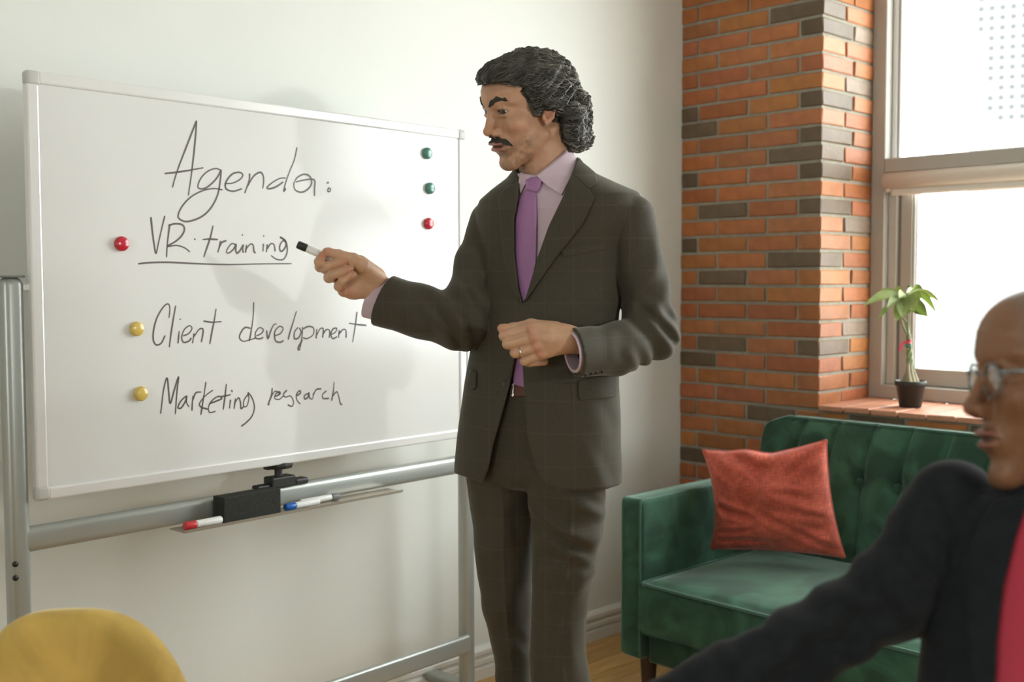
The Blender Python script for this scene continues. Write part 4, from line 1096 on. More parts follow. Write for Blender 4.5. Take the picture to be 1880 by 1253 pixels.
# left hand, loosely closed, back of the hand towards the viewer
LW = -175
def lhand(x, y, z):
    z = z-LW
    f = chain(x, y, z, [(1064, 627, 14), (1042, 623, 2), (1010, 620, -6)], [24, 25, 24], 8)
    kn = [(976, 603, -6), (981, 620, -12), (988, 637, -9), (995, 650, -2)]
    for k, r in zip(kn, (12.5, 12.5, 12, 11.5)): f = smin(f, rcone(x, y, z, (1030, 622+.4*(k[1]-625), 0), k, 19, r), 7)
    pips = [(926, 617, 2), (932, 632, 0), (946, 648, 2), (963, 663, 6)]
    for i, (k, p) in enumerate(zip(kn, pips)):
        r0, r1 = ((11.2, 10), (11.0, 9.8), (10.6, 9.4), (10, 8.6))[i]
        q = (p[0]+8, p[1]+2, 24); t = (p[0]+36, p[1]+1, 30)
        f = smin(f, chain(x, y, z, [k, p, q, t], [r0, r1, 9, 8], 3), 2.0)
        f = smin(f, ell(x, y, z, (k[0], k[1], k[2]-7), (9, 7, 6)), 5)
    th = chain(x, y, z, [(1020, 606, 8), (975, 598, 14), (942, 603, 12), (924, 604, 8), (920, 603, 7)], [16, 12, 9.5, 8.2, 7], 5)
    return smin(f, th, 4)
g = Grid((900, 570, LW-45), (1095, 685, LW+60), 1.5); V, Q = g.mesh(lhand(g.x, g.y, g.z))
add_body(S1_.W(V), Q, hand_colors(V, [((971, 603, LW-20), 10), ((977, 620, LW-26), 10), ((985, 637, LW-22), 10), ((992, 651, LW-16), 9), ((923, 604, LW), 10)]))

# torso field of the jacket (silhouettes read off the photograph, depth from the body's proportions)
PHI = math.radians(33); SX, SW = math.cos(PHI), -math.sin(PHI); NX, NW = -math.sin(PHI), -math.cos(PHI)
TT = np.array([[278, 962, 1052, .85], [300, 950, 1066, .80], [322, 932, 1092, .72], [342, 904, 1130, .64], [360, 884, 1168, .56], [380, 876, 1182, .55], [410, 876, 1170, .56], [450, 882, 1148, .58], [500, 884, 1140, .60], [550, 879, 1138, .62], [600, 873, 1131, .63],
               [650, 866, 1130, .64], [700, 857, 1133, .65], [750, 850, 1135, .66], [800, 843, 1136, .66], [850, 838, 1137, .66], [920, 836, 1138, .66]])
def torso(u, v, w):
    ve = v+.055*(u-1028)*np.clip((470-v)/120, 0, 1)
    L = np.interp(ve, TT[:, 0], TT[:, 1]); Rr = np.interp(ve, TT[:, 0], TT[:, 2]); q = np.interp(ve, TT[:, 0], TT[:, 3])
    cu = (L+Rr)/2; hw = (Rr-L)/2; A = hw/np.sqrt(SX*SX+q*q*NX*NX); B = A*q
    ps = (u-cu)*SX+w*SW; pn = (u-cu)*NX+w*NW
    A = A.astype(np.float32); B = B.astype(np.float32)
    e = 2.25; r = (np.abs(ps/A)**e+np.abs(pn/B)**e+1e-9)**(1/e)
    return (r-1)*np.minimum(A, B)*.95, ps, pn
RA = [(902, 408, 72), (878, 492, 40), (848, 596, -12)]; RAr = [40, 42, 46]
RF = [(848, 596, -12), (770, 572, 30), (672, 542, 86)]; RFr = [47, 46, 51]
LA = [(1160, 400, -70), (1178, 500, -58), (1197, 612, -40)]; LAr = [43, 44, 47]
LF = [(1197, 613, -40), (1130, 642, -112), (1028, 650, -205)]; LFr = [48, 45, 47]
def wrinkle(u, v, w, c, r, amp, fx, fy, fw, ph):
    d2 = ((u-c[0])**2+(v-c[1])**2+(w-c[2])**2)/r**2
    return amp*np.exp(-d2)*np.sin(fx*u+fy*v+fw*w+ph+.9*np.sin(.045*u-.05*v))
GAP = [(950, 640), (957, 640), (961, 700), (963, 745), (969, 800), (980, 850), (992, 878), (1006, 893), (1022, 901), (1022, 960), (893, 960), (888, 884), (897, 860), (906, 815), (924, 752), (936, 706), (944, 668)]
VEE = [(957, 322), (952, 360), (944, 405), (944.5, 467), (952, 531), (959, 557), (966, 544), (988, 470), (1007, 416), (1035, 358), (1060, 296), (1050, 262), (950, 262)]
def jacket(u, v, w):
    T, ps, pn = torso(u, v, w)
    lo = T
    T = T+wrinkle(u, v, w, (1000, 600, -80), 120, 1.6, .02, .085, .01, 0)+wrinkle(u, v, w, (905, 700, -60), 90, 1.8, .09, .02, .03, 1)+wrinkle(u, v, w, (1060, 820, -90), 90, 2.2, .05, -.012, .03, 2)
    body = smax(T, -(T+11), 2)
    hem = np.interp(u, [830, 836, 885, 893, 1004, 1022, 1113, 1137, 1150], [868, 870, 887, 884, 893, 901, 899, 891, 880]).astype(np.float32)
    body = smax(body, (v-hem), 3)
    body = smax(body, -np.maximum(poly2d(u, v, GAP), -pn-5), 3)
    body = smax(body, -np.maximum(poly2d(u, v, VEE), -pn-5), 3)
    # neck hole
    body = smax(body, -rcone(u, v, w, (1002, 230, -2), (1003, 330, 0), 62, 53), 4)
    body = np.maximum(body, 284-v)
    # sleeves
    def sleeve(A, Ar, B, Br, cut_p, cut_n, wr, th):
        s = smin(chain(u, v, w, A, Ar, 20), chain(u, v, w, B, Br, 20), 16)+wr
        s = smax(s, -(chain(u, v, w, B[1:], [Br[1]-th, Br[2]-th])), 2)
        cn = np.array(cut_n, float); cn /= np.linalg.norm(cn)
        return smax(s, (u-cut_p[0])*cn[0]+(v-cut_p[1])*cn[1]+(w-cut_p[2])*cn[2], 2.5)
    wr_r = wrinkle(u, v, w, (838, 582, -40), 50, 8.0, .15, -.085, .05, 0)+wrinkle(u, v, w, (868, 520, 10), 62, 4.2, .05, .13, .03, 1.2)+wrinkle(u, v, w, (770, 580, 10), 60, 2.6, .06, .12, .04, .4)
    wr_l = wrinkle(u, v, w, (1198, 625, -75), 58, 8.0, .11, -.12, .05, 1.0)+wrinkle(u, v, w, (1192, 530, -90), 75, 4.6, .10, .05, .03, 2.2)+wrinkle(u, v, w, (1120, 640, -140), 50, 1.8, .12, .03, .03, .4)
    sr = sleeve(RA, RAr, RF, RFr, (703, 552, 70), (-.87, -.40, .25), wr_r, 8)
    sl = sleeve(LA, LAr, LF, LFr, (1055, 647, -184), (-.92, .14, -.36), wr_l, 7)
    f = smin(body, smax(sr, -(T+4), 3), 2.5)
    f = smin(f, smax(sl, -(T+4), 3), 2.5)
    return f
g = Grid((652, 276, -262), (1256, 912, 170), 3.0); V, Q = g.mesh(jacket(g.x, g.y, g.z))
jk = mesh_obj('jacket', S1_.W(V), Q, M_wool, P1)
def patch(name, poly, lo, hi, base, m, parent, h=1.5, pad=6, wr=(-170, 10), rnd=1.6, extra=None, label=None):
    P = np.array(poly, float); a = P.min(0)-pad; b = P.max(0)+pad
    g = Grid((a[0], a[1], wr[0]), (b[0], b[1], wr[1]), h)
    B, pn = base(g.x, g.y, g.z)
    f = smax(smax(poly2d(g.x, g.y, P), B-hi, rnd), lo-B, rnd)
    f = np.maximum(f, -pn-8)
    if extra is not None: f = smax(f, extra(g.x, g.y, g.z), 2)
    V, Q = g.mesh(f); return mesh_obj(name, S1_.W(V), Q, m, parent, label=label)
def base_T(u, v, w): T, ps, pn = torso(u, v, w); return T, pn
def base_collar(u, v, w):      # shirt front blended into the neck band
    T, ps, pn = torso(u, v, w)
    nk = rcone(u, v, w, (1000, 250, -6), (1003, 345, -2), 51, 60)
    return smin(T+9, nk, 14), pn
LAPEL_L = [(1050, 318), (1058, 326), (1079, 345), (1092, 363), (1071, 410), (1023, 470), (980, 531), (962, 557), (966, 544), (988, 470), (1007, 416), (1035, 358)]
COLLAR_L = [(1057, 300), (1063, 289), (1078, 302), (1094, 318), (1097, 335), (1080, 346), (1050, 320)]
LAPEL_R = [(953, 335), (930, 343), (914, 362), (918, 400), (925, 480), (941, 527), (957, 557), (959, 557), (952, 531), (944.5, 467), (944, 405), (952, 360)]
patch('lapel', LAPEL_L, -6, 5.8, base_T, M_wool, jk)
patch('collar', COLLAR_L, -6, 6.4, base_T, M_wool, jk)
patch('lapel', LAPEL_R, -6, 5.8, base_T, M_wool, jk)
patch('pocket_flap', [(1061, 703), (1064, 699), (1128, 684), (1136, 700), (1135, 724), (1130, 730), (1066, 736), (1062, 731)], -2, 3.8, base_T, M_wool, jk, wr=(-190, 60))
patch('pocket_flap', [(864, 678), (875, 684), (874, 712), (868, 717), (855, 712)], -2, 4, base_T, M_wool, jk, wr=(-120, 60), extra=lambda u, v, w: w-30+0*u+0*v)
patch('welt_pocket', [(1030, 459), (1112, 446), (1116, 458), (1034, 473)], -2, 2.2, base_T, M_wool, jk, wr=(-190, 60))
# shirt: chest, collar leaves, cuffs
VV = np.array(VEE); VB = [(950, 318), (946, 360), (936, 405), (936, 467), (944, 531), (955, 566), (966, 566), (978, 520), (1000, 470), (1018, 416), (1046, 358), (1066, 300), (1040, 276), (985, 322)]
shirt = patch('shirt', VB, -12, -1, base_collar, M_shirt, P1)
patch('collar_leaf', [(983, 323), (1012, 303), (1040, 279), (1054, 281), (1060, 298), (1046, 330), (1031, 359), (1006, 343)], -4, 5, base_collar, M_shirt, shirt)
patch('collar_leaf', [(955, 316), (966, 321), (976, 324), (964, 340), (955, 357), (951, 340)], -4, 5, base_collar, M_shirt, shirt)
patch('tie_end', [(946, 650), (962, 650), (962, 712), (942, 706)], -16, -12, base_T, M_tie, P1)  # lower end of the purple tie in the jacket gap
def cuff(pts, r0, cut_p, n, w0):
    lo = np.min(pts, 0)-r0-8; hi = np.max(pts, 0)+r0+8; g = Grid(lo, hi, 1.8)
    f = chain(g.x, g.y, g.z, pts, [r0]*len(pts)); f = smax(f, -(f+5), 1.5); n = np.array(n, float); n /= np.linalg.norm(n)
    d = (g.x-cut_p[0])*n[0]+(g.y-cut_p[1])*n[1]+(g.z-cut_p[2])*n[2]; f = smax(f, np.abs(d)-w0, 1.5)
    V, Q = g.mesh(f); return mesh_obj('cuff', S1_.W(V), Q, M_shirt, shirt)
cuff([(770, 572, 30), (672, 542, 86), (640, 532, 104)], 40.5, (700, 551, 70), (-.87, -.40, .25), 21)
cuff([(1130, 642, -112), (1000, 651, -232)], 38, (1062, 648, -176), (-.92, .14, -.36), 15)
# tie
tie = patch('tie', [(966, 346), (983, 352), (985, 370), (985.5, 420), (984.5, 480), (976, 528), (960, 562), (950, 522), (944, 465), (945, 402), (954, 362)], -8, 6.0, base_collar, M_tie, P1, rnd=3)
patch('knot', [(964, 331), (972, 327), (985, 324), (994, 333), (992, 344), (985, 354), (966, 349)], -2, 11, base_collar, M_tie, tie, rnd=5)
patch('belt', [(940, 704), (964, 704), (964, 729), (936, 729)], -19, -13, base_T, M_belt, P1)
blt = patch('buckle', [(936, 703), (944, 703), (943, 730), (935, 730)], -18, -11, base_T, M_metal, P1)
# buttons: jacket front and four on the cuff
def button(u, v, w, r, nrm, parent):
    g = Grid((u-r-2, v-r-2, w-r-2), (u+r+2, v+r+2, w+r+2), .8); n = np.array(nrm, float); n /= np.linalg.norm(n)
    d = (g.x-u)*n[0]+(g.y-v)*n[1]+(g.z-w)*n[2]; rr2 = np.sqrt(np.maximum((g.x-u)**2+(g.y-v)**2+(g.z-w)**2-d*d, 0))
    f = smax(rr2-r, np.abs(d)-1.6, 1.2); f = np.maximum(f, -(smax(rr2-r*.55, .4-d, .5))); V, Q = g.mesh(f); return mesh_obj('button', S1_.W(V), Q, M_button, parent)
def surf_w(fn, u, v, w0=-280, w1=60):
    ws = np.arange(w0, w1, 1.5, dtype=np.float32); f = fn(np.array([[[u]]], np.float32), np.array([[[v]]], np.float32), ws[None, None, :]).ravel()
    k = np.argmax(f < 0); return float(ws[k])
for (u, v) in ((928, 705),): button(u, v, surf_w(jacket, u, v)-.5, 6.5, (-.4, 0, -.9), jk)
for (u, v) in ((1074, 690), (1084, 687.5), (1094, 686), (1104, 684)): button(u, v-2, surf_w(jacket, u, v-2)-.5, 4.6, (-.2, .5, -.85), jk)
# trousers
TRL = np.array([[700, 968, 1122], [800, 966, 1122], [880, 965, 1111], [915, 968, 1112], [956, 974, 1110], [1030, 977, 1096], [1075, 977, 1088], [1140, 975, 1075], [1204, 972, 1078], [1253, 975, 1085], [1350, 985, 1085], [1450, 992, 1085], [1545, 996, 1087], [1640, 1000, 1090]])
TRR = np.array([[700, 872, 1010], [800, 862, 1000], [880, 856, 990], [950, 866, 986], [1000, 870, 982], [1060, 877, 979], [1100, 882, 977], [1150, 893, 974], [1204, 905, 974], [1253, 911, 976], [1350, 922, 985], [1450, 930, 992], [1545, 935, 997], [1640, 940, 1000]])
def leg_field(u, v, w, tab, wc, crease):
    L = np.interp(v, tab[:, 0], tab[:, 1]).astype(np.float32); Rr = np.interp(v, tab[:, 0], tab[:, 2]).astype(np.float32); cu = (L+Rr)/2; h = (Rr-L)/2
    r = np.sqrt(((u-cu)/h)**2+((w-wc)/(h*1.06))**2)
    f = (r-1)*h*.95
    ang = (u-cu)/h-crease; f = f-3.2*np.exp(-(ang/.055)**2)*(w < wc)
    return f
def trousers(u, v, w):
    l = leg_field(u, v, w, TRL, -42, .10)
    l = l+wrinkle(u, v, w, (1060, 980, -100), 60, 6, -.055, .13, .02, .6)+wrinkle(u, v, w, (1080, 1060, -90), 60, 4.5, .07, .10, .02, 0)+wrinkle(u, v, w, (1040, 1210, -90), 70, 2.5, .10, .03, 0, 2)+wrinkle(u, v, w, (1010, 905, -100), 60, 4, -.07, .11, 0, 2)
    r = leg_field(u, v, w, TRR, 40, -.05)
    r = r+wrinkle(u, v, w, (930, 1120, -10), 90, 3, .06, .05, .02, 1)+wrinkle(u, v, w, (920, 960, -20), 80, 2.5, .09, .03, .02, 0)+wrinkle(u, v, w, (930, 1220, 0), 60, 3.0, -.05, .09, .02, 0)
    hip, ps, pn = torso(u, np.minimum(v, 790.), w); hip = hip+17
    f = smin(l, r, 6)
    f = smin(f, smax(hip, v-900, 40), 10)
    f = np.maximum(f, 702-v); f = np.maximum(f, v-(FV-52)); return f
g = Grid((838, 696, -145), (1132, FV-48, 140), 3.0); V, Q = g.mesh(trousers(g.x, g.y, g.z)); mesh_obj('trousers', S1_.W(V), Q, M_wool, P1)
# shoes (below the frame, carrying the figure)
for (u, w) in ((1046, -42), (970, 40)):
    fv = floor_v(u, w)
    g = Grid((u-190, fv-75, w-230), (u+70, fv+6, w+110), 3.0); n = np.array([NX, NW])
    a = (g.x-u)*n[0]+(g.z-w)*n[1]; c = (g.x-u)*n[1]-(g.z-w)*n[0]
    f = smin(ell(a, g.y, c, (70, fv-18, 0), (95, 30, 42)), ell(a, g.y, c, (-10, fv-32, 0), (50, 46, 36)), 20); f = smax(f, g.y-(fv-1), 3)
    V, Q = g.mesh(f); mesh_obj('shoe', S1_.W(V), Q, M_shoe, P1)
# hidden core of the body so that head, arms and hands are one figure inside the clothes
g = Grid((660, 300, -250), (1250, FV-20, 150), 7.0)
T_, _, _ = torso(g.x, np.minimum(g.y, 800.), g.z)
core = smax(T_+26, g.y-860, 10)
core = smin(core, smin(chain(g.x, g.y, g.z, RA+[RF[1], (736, 562, 62)], [28, 28, 28, 22, 17]), chain(g.x, g.y, g.z, LA+[LF[1], (1082, 640, -160)], [28, 28, 28, 22, 18]), 5), 10)
core = smin(core, smin(chain(g.x, g.y, g.z, [(1040, 860, -42), (1030, 1200, -42), (1044, FV-40, -42)], [50, 40, 30]), chain(g.x, g.y, g.z, [(925, 860, 40), (940, 1200, 40), (968, FV-40, 40)], [46, 26, 22]), 5), 10)
core = np.maximum(core, 340-g.y)
V, Q = g.mesh(core); add_body(S1_.W(V), Q, np.tile(TONES1['skin'], (len(V), 1)))
body1 = mesh_obj('body', np.vstack(bV), np.vstack(bQ), M_skin, P1, colors=np.vstack(bC))
# ring
Vr, Fr = [], []
ang = np.linspace(0, 2*math.pi, 25)[:-1]
rc = np.array([958, 646, LW+.5]); ax = np.array([988-946, 637-648, -9-2]); ax = ax/np.linalg.norm(ax); e1 = np.cross(ax, [0, 0, 1]); e1 /= np.linalg.norm(e1); e2 = np.cross(ax, e1)
Vv, Ff = tube(np.array([rc+10.6*(math.cos(t)*e1+math.sin(t)*e2) for t in np.linspace(0, 2*math.pi, 33)]), 1.9, 8, cap=False); mesh_obj('ring', S1_.W(Vv), Ff, M_metal, P1)
# marker held in the right hand
A_ = S1_.W(np.array([[546, 449, -2.]]))[0]; B_ = S1_.W(np.array([[640, 489, 8.]]))[0]
marker('marker', A_, B_, .0088, M_black, .19, 'black capped white marker held in the presenter\'s right hand, pointing at the board', group=None, slim=.88)
# eyes, brows, moustache
def add_eyes(frame, sp, parent, gaze_yaw, gaze_tilt):
    V, Fs, col = eye_mesh(0)
    gy, gt = math.radians(gaze_yaw), math.radians(gaze_tilt)
    d = np.array([math.cos(gy)*math.cos(gt), math.sin(gt), math.sin(gy)*math.cos(gt)]); x = np.cross([0, 1, 0], d); x /= np.linalg.norm(x); y = np.cross(d, x)
    Lc = V[:, :1]*x+V[:, 1:2]*y+V[:, 2:3]*d
    for sgn in (1, -1): mesh_obj('eye', sp.W(frame.P(Lc+np.array([EYE_C[0], EYE_C[1], sgn*EYE_C[2]]))), Fs, M_eye, parent, colors=col)
add_eyes(HEAD1, S1_, P1, 14, -7)
def hf1(a, b, c): return head_field(a, b, c, neck_to, 49)
def hairy(seed): return lambda a, b, c: 1.3*np.sin(a*.9+seed)*np.sin(b*1.3+c*.5)
for sgn in (1, -1):
    def brow(a, b, c):
        pts = [(82, 12, sgn*10), (80, 18, sgn*18), (75, 24, sgn*30), (66, 21, sgn*43), (65, 18.5, sgn*49)]
        f = chain(a, b, c, pts, [3.2, 4.6, 4.4, 2.8, 1.4], 4); return smax(smax(f, hf1(a, b, c)-1.7, 2)+.7*np.sin(b*1.9+c*.9), -3-hf1(a, b, c), 1)
    blob(P1, 'eyebrow', HEAD1, S1_, (46, 0, min(0, sgn*60)), (92, 34, max(0, sgn*60)), 1.2, brow, M_brow)
def tache(a, b, c):
    m = np.abs(c); f = chain(a, b, m, [(83, -50, 2), (80.5, -52, 12), (72.5, -56.5, 25), (63, -66, 34)], [5.4, 5.6, 4.8, 3.0], 4)
    return smax(smax(f, hf1(a, b, c)-1.7, 2)+.3*np.sin(m*1.8+b*.6), -3-hf1(a, b, c), 1)
blob(P1, 'moustache', HEAD1, S1_, (54, -76, -40), (98, -38, 40), 1.2, tache, M_brow)
# hair: combed-back volume plus several hundred wavy locks
HL = [(96, 50), (74, 54), (60, 51), (42, 38), (29, 16), (24, -4), (19, -21), (11, -23), (3, -9), (-8, -12), (-20, -16), (-24, -40), (-34, -74), (-44, -102), (-122, -104), (-126, 110), (96, 110)]
def hair_field(a, b, c):
    m = np.abs(c)
    f = ell(a, b, c, (-12, 22, 0), (92, 76, 73))
    f = smin(f, ell(a, b, c, (40, 58, 4), (48, 30, 54)), 14)
    f = smin(f, rcone(a, b, m, (34, 14, 57), (-30, -2, 62), 12, 16), 12)
    for i, (x, y, z, r) in enumerate(((-86, -18, 22, 30), (-92, -48, 10, 28), (-84, -78, 24, 24), (-62, -34, 52, 24), (-60, -64, 48, 24), (-70, -84, 36, 20), (-90, -18, -20, 28), (-84, -60, -24, 28), (-60, -40, -50, 22))):
        f = smin(f, ell(a, b, c, (x, y, z), (r, r*.95, r)), 8)
    n = 2.6*np.sin(.16*a+.33*b+.11*c+2*np.sin(.04*a))+2.2*np.sin(.22*m-.12*a+.3*np.sin(.07*b)*3)+1.6*np.sin(.33*b+.25*c)
    f = f+n*.8+np.where(a < -50, 3.0*np.sin(.26*a+.2*c)*np.sin(.25*b-.1*c+1), 0).astype(np.float32)
    f = f+.7*np.sin(.75*b+.35*m+.9*np.sin(.09*a)+.5*c)
    return smax(f, poly2d(a[:, :, 0], b[:, :, 0], HL)[:, :, None], 5)
g = Grid((-130, -125, -88), (102, 106, 88), 2.2); V, Q = g.mesh(hair_field(g.x, g.y, g.z))
gr = np.clip((-V[:, 0]-20)/90, 0, 1)[:, None]; hc = np.array((.030, .026, .019))*(1-gr)+np.array((.055, .052, .043))*gr
hair = mesh_obj('hair', S1_.W(HEAD1.P(V)), Q, M_hair, P1, colors=hc)
def locks():
    rr = np.random.default_rng(11); V = []; Fs = []; C = []; n0 = 0
    gx = Grid((-134, -130, -92), (106, 110, 92), 4.0); HF = np.broadcast_to(hair_field(gx.x, gx.y, gx.z), gx.n)
    G = np.stack(np.gradient(HF, 4.0), -1)
    def samp(p):
        i = np.clip(((p-gx.lo)/4.0), 0, np.array(gx.n)-1.001); i0 = i.astype(int); fr = i-i0
        val = 0; gr = np.zeros(3)
        for o in ((0, 0, 0), (1, 0, 0), (0, 1, 0), (0, 0, 1), (1, 1, 0), (1, 0, 1), (0, 1, 1), (1, 1, 1)):
            wt = np.prod([fr[k] if o[k] else 1-fr[k] for k in range(3)]); q = tuple(i0+np.array(o)); val += wt*HF[q]; gr += wt*G[q]
        return val, gr/(np.linalg.norm(gr)+1e-9)
    vs, _ = gx.mesh(HF); pick = rr.choice(len(vs), min(3000, len(vs)), replace=False)
    for pi in pick:
        p = vs[pi].astype(float).copy()
        if p[2] < -40 and rr.random() < .5: continue
        nape = p[0] < -52 and p[1] < 10
        L = rr.uniform(26, 62) if not nape else rr.uniform(22, 44); st = 3.2; n = int(L/st); pts = []
        ph = rr.uniform(0, 6); wf = rr.uniform(.16, .30); lift = rr.uniform(.2, 2.4); r0 = rr.uniform(.55, 1.5)
        curl = rr.uniform(-1, 1)
        for k in range(n):
            val, gn = samp(p); p = p-gn*(val-lift)
            if nape: d = np.array([-.45+.5*math.sin(ph+k*.5), -.75, .35*math.cos(ph+k*.55)])
            else:
                d = np.array([-1., .55 if p[0] > 30 else (-.10 if p[0] > -30 else -.6), .10*np.sign(p[2])])
                if abs(p[2]) > 45 and p[1] < 35: d = np.array([-1., -.18, 0])
            d = d+.55*math.sin(ph+k*wf*2)*np.cross(gn, d/np.linalg.norm(d)); d = d-gn*(gn@d); d /= np.linalg.norm(d)+1e-9
            pts.append(p.copy()); p = p+d*st
            if nape: p = p+gn*(1.9*math.sin(k*.8+ph)+(1.2 if k > n-5 else 0))
        if len(pts) < 4: continue
        r = r0*np.sin(np.linspace(.35, math.pi-.12, len(pts)))**.7
        v, f = tube(np.array(pts), r, 5); V.append(v); Fs += [tuple(i+n0 for i in q) for q in f]; n0 += len(v)
        g_ = np.clip((-pts[0][0]-5)/85, 0, 1); t = np.clip(.75*(vnoise(np.array([pts[0]]), .085, 9)[0]*2.2-.6)+.3*rr.random(), 0, 1)
        base = np.array((.030, .026, .019)); gray = np.array((.34, .325, .285))
        mixv = min(1, (t**2.2)*(.32+.75*g_)); C.append(np.tile(base*(1-mixv)+gray*mixv, (len(v), 1)))
    return np.vstack(V), Fs, np.vstack(C)
V, Fs, C = locks(); mesh_obj('locks', S1_.W(HEAD1.P(V)), Fs, M_hair, hair, colors=C)['kind'] = 'stuff'

# ------------------------------------------------------------------ the seated listener, out of focus on the right
S2_ = Space(1.25)
fl = S2_.W(np.array([[1900, 1100, 0]]))[0]; fl[2] = 0
P2 = empty('person', fl, YAW, 'blurred seated man with glasses, navy jacket and crimson shirt at right edge', 'person')
HEAD2 = Frame((1950, 682, -35), 74, 0, 1.92)
nk2 = HEAD2.local((1950, 950, 30))
TONES2 = dict(skin=np.array((.25, .125, .066)), red=(.26, .11, .06), dark=(.14, .07, .04), lip=(.26, .11, .08), scalp=(.20, .17, .14))
b2V, b2Q, b2C = [], [], []
V, Q, C = head_mesh(nk2, 54, 2.0, 4., TONES2); b2V.append(S2_.W(HEAD2.P(V))); b2Q.append(Q); b2C.append(C)
PHI2 = math.radians(-12)
def torso2(u, v, w):
    TB = np.array([[880, 1850, 2070], [898, 1800, 2100], [922, 1745, 2140], [958, 1708, 2185], [1030, 1704, 2200], [1120, 1695, 2210], [1250, 1680, 2215], [1500, 1660, 2230], [1900, 1650, 2240]])
    L = np.interp(v, TB[:, 0], TB[:, 1]).astype(np.float32); Rr = np.interp(v, TB[:, 0], TB[:, 2]).astype(np.float32); cu = (L+Rr)/2; A = (Rr-L)/2; q = np.interp(v, [880, 960, 1100], [.75, .62, .58]).astype(np.float32)
    ps = (u-cu)*math.cos(PHI2)+w*math.sin(PHI2); pn = (u-cu)*math.sin(PHI2)-w*math.cos(PHI2); e = 2.3
    r = (np.abs(ps/A)**e+np.abs(pn/(A*q))**e+1e-9)**(1/e); return (r-1)*A*q*.95, ps, pn
SH2 = [[1748, 936, 20], [1640, 1090, -20], [1490, 1180, -60]]; FA2 = [[1490, 1180, -60], [1330, 1262, -100], [1130, 1350, -120]]
VEE2 = [(1908, 815), (1890, 905), (1862, 990), (1840, 1080), (1828, 1180), (1822, 1260), (1826, 1420), (1960, 1420), (1990, 1200), (2000, 1000), (1998, 905), (1985, 815)]
def jacket2(u, v, w):
    T, ps, pn = torso2(u, v, w)
    b = smax(T, -(T+16), 3); b = smax(b, -np.maximum(poly2d(u, v, VEE2), -pn-10), 4)
    b = smax(b, -rcone(u, v, w, (1950, 780, 20), (1950, 940, 28), 122, 110), 6); b = np.maximum(b, v-1640)
    wr = wrinkle(u, v, w, (1520, 1150, -100), 130, 15, .030, .055, .02, 0)+wrinkle(u, v, w, (1650, 1060, -60), 120, 10, .05, -.03, .02, 1)+wrinkle(u, v, w, (1380, 1230, -140), 120, 8, .05, .05, .02, 1)
    s = smin(chain(u, v, w, SH2, [92, 84, 78], 30), chain(u, v, w, FA2, [78, 72, 60], 30), 30)+wr
    return smin(b, smax(s, -(T+10), 4), 14)
g = Grid((1080, 822, -270), (2260, 1650, 240), 8.0); V, Q = g.mesh(jacket2(g.x, g.y, g.z)); jk2 = mesh_obj('jacket', S2_.W(V), Q, M_navy, P2)
def patch2(name, poly, lo, hi, m, parent, h=4., label=None):
    P = np.array(poly, float); a = P.min(0)-10; b = P.max(0)+10; g = Grid((a[0], a[1], -260), (b[0], b[1], 60), h)
    T, ps, pn = torso2(g.x, g.y, g.z); f = smax(smax(poly2d(g.x, g.y, P), T-hi, 3), lo-T, 3); f = np.maximum(f, -pn)
    V, Q = g.mesh(f); return mesh_obj(name, S2_.W(V), Q, m, parent, label=label)
patch2('lapel', [(1830, 915), (1800, 960), (1770, 1030), (1776, 1180), (1800, 1300), (1826, 1420), (1826, 1300), (1830, 1180), (1842, 1080), (1864, 990), (1890, 912)], -10, 9, M_navy, jk2)
patch2('lapel', [(2010, 915), (2060, 960), (2090, 1040), (2060, 1200), (1990, 1400), (1962, 1420), (1992, 1200), (2000, 1010)], -10, 9, M_navy, jk2)
shirt2 = patch2('shirt', [(1888, 845), (1872, 910), (1840, 990), (1815, 1080), (1805, 1180), (1800, 1430), (1985, 1430), (2010, 1200), (2020, 1000), (2012, 905), (2000, 845)], -22, -9, M_pink, P2)
g = Grid((1800, 810, -150), (2100, 985, 210), 4.); f = rcone(g.x, g.y, g.z, (1950, 780, 22), (1950, 960, 30), 108, 122); f = smax(f, -(f+12), 2); f = np.maximum(f, np.abs(g.y-(912-.12*(g.z)))-34); V, Q = g.mesh(f); mesh_obj('shirt_collar', S2_.W(V), Q, M_pink, shirt2)
# body core, lap, legs and hand resting ahead of him
def fist(x, y, z, o):
    f = chain(x, y, z, [o, (o[0]-60, o[1]+34, o[2]-6)], [42, 50], 12)
    for k in range(4):
        a = (o[0]-88, o[1]+10+k*27, o[2]-38+k*5); f = smin(f, chain(x, y, z, [(o[0]-50, o[1]+20+k*14, o[2]-16), a, (a[0]-52+6*k, a[1]+22, a[2]+26), (a[0]-40+6*k, a[1]+34, a[2]+64)], [24, 21, 18, 14], 6), 5)
    return smin(f, chain(x, y, z, [(o[0]-20, o[1]-8, o[2]-30), (o[0]-76, o[1]-26, o[2]-50), (o[0]-132, o[1]-16, o[2]-44)], [26, 22, 15], 8), 10)
g = Grid((900, 1240, -260), (1200, 1520, 20), 4.); V, Q = g.mesh(fist(g.x, g.y, g.z, (1130, 1350, -120))); b2Q.append(Q+sum(map(len, b2V))); b2V.append(S2_.W(V)); b2C.append(np.tile(TONES2['skin']*1.1, (len(V), 1)))
g = Grid((1100, 900, -280), (2260, 1700, 240), 16.); T, _, _ = torso2(g.x, g.y, g.z); core = smax(T+34, g.y-1620, 10); core = smin(core, chain(g.x, g.y, g.z, SH2+FA2[1:], [55, 50, 50, 46, 40]), 20); V, Q = g.mesh(core)
b2Q.append(Q+sum(map(len, b2V))); b2V.append(S2_.W(V)); b2C.append(np.tile(TONES2['skin'], (len(V), 1)))
mesh_obj('body', np.vstack(b2V), np.vstack(b2Q), M_skin, P2, colors=np.vstack(b2C))
add_eyes(HEAD2, S2_, P2, 0, 0)
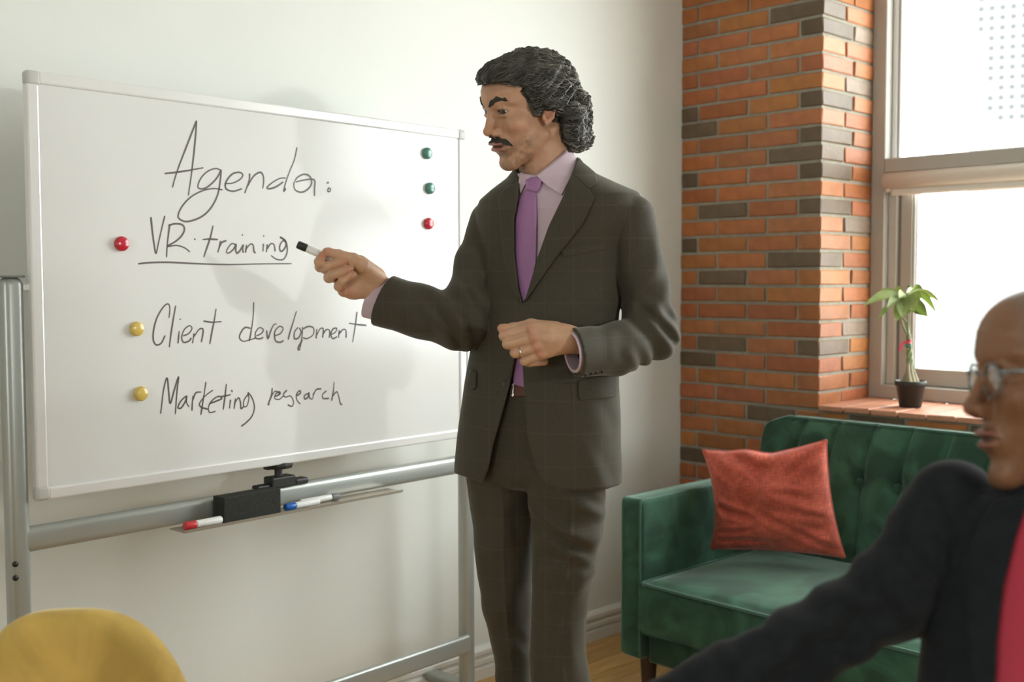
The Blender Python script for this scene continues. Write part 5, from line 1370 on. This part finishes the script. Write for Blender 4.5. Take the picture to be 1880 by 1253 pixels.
# short grey cropped hair at the back and sides
HL2 = [(22, 120), (20, 60), (14, 30), (14, 0), (10, -14), (-6, -12), (-26, -18), (-34, -60), (-120, -70), (-120, 120)]
def crop(a, b, c):
    f = ell(a, b, c, (-7, 18, 0), (87, 67, 66)); f = smax(f, poly2d(a[:, :, 0], b[:, :, 0], HL2)[:, :, None], 4); return f+.7*np.sin(a*.5+b*.8)*np.sin(c*.6)
g = Grid((-100, -75, -74), (30, 92, 74), 3.); V, Q = g.mesh(crop(g.x, g.y, g.z)); mesh_obj('hair', S2_.W(HEAD2.P(V)), Q, M_crop, P2)
# spectacles
gl = None
mbg = MB()
for sgn in (1, -1):
    rim = [(80-3*abs(math.cos(t))*(1 if math.cos(t)*sgn > 0 else .3), -9+16*math.sin(t), sgn*30+24*math.cos(t)) for t in np.linspace(0, 2*math.pi, 29)]
    V, Fs = tube(S2_.W(HEAD2.P(np.array(rim))), .0014, 8, cap=False); mbg.add(V, Fs)
    arm_ = [(78, -2, sgn*54), (70, 0, sgn*64), (30, 1, sgn*68), (0, 0, sgn*69), (-14, -8, sgn*69)]
    V, Fs = tube(S2_.W(HEAD2.P(catmull(arm_, 5))), .0022, 8); mbg.add(V, Fs)
V, Fs = tube(S2_.W(HEAD2.P(catmull([(81, -4, -7), (86, -1, 0), (81, -4, 7)], 5))), .0013, 8); mbg.add(V, Fs)
gl = mbg.build('spectacles', M_lens, P2)
for sgn in (1, -1):
    t = np.linspace(0, 2*math.pi, 29)[:-1]
    rim = np.array([(79.5-3*abs(math.cos(x))*(1 if math.cos(x)*sgn > 0 else .3), -9+16*math.sin(x), sgn*30+24*math.cos(x)) for x in t]); mesh_obj('lens', S2_.W(HEAD2.P(rim)), [tuple(range(28))], M_glass, gl)
# trousers, seat of the chair he sits on (all below the frame)
def leg2(u, v, w):
    f = chain(u, v, w, [(1830, 1660, 20), (1420, 1700, -130), (1400, 2330, -120)], [105, 88, 62], 30); f = smin(f, chain(u, v, w, [(2060, 1660, 20), (1760, 1710, -330), (1740, 2330, -320)], [105, 88, 62], 30), 10); return f
g = Grid((1290, 1530, -450), (2190, 2400, 160), 14.); V, Q = g.mesh(leg2(g.x, g.y, g.z)); mesh_obj('trousers', S2_.W(V), Q, M_navy, P2)
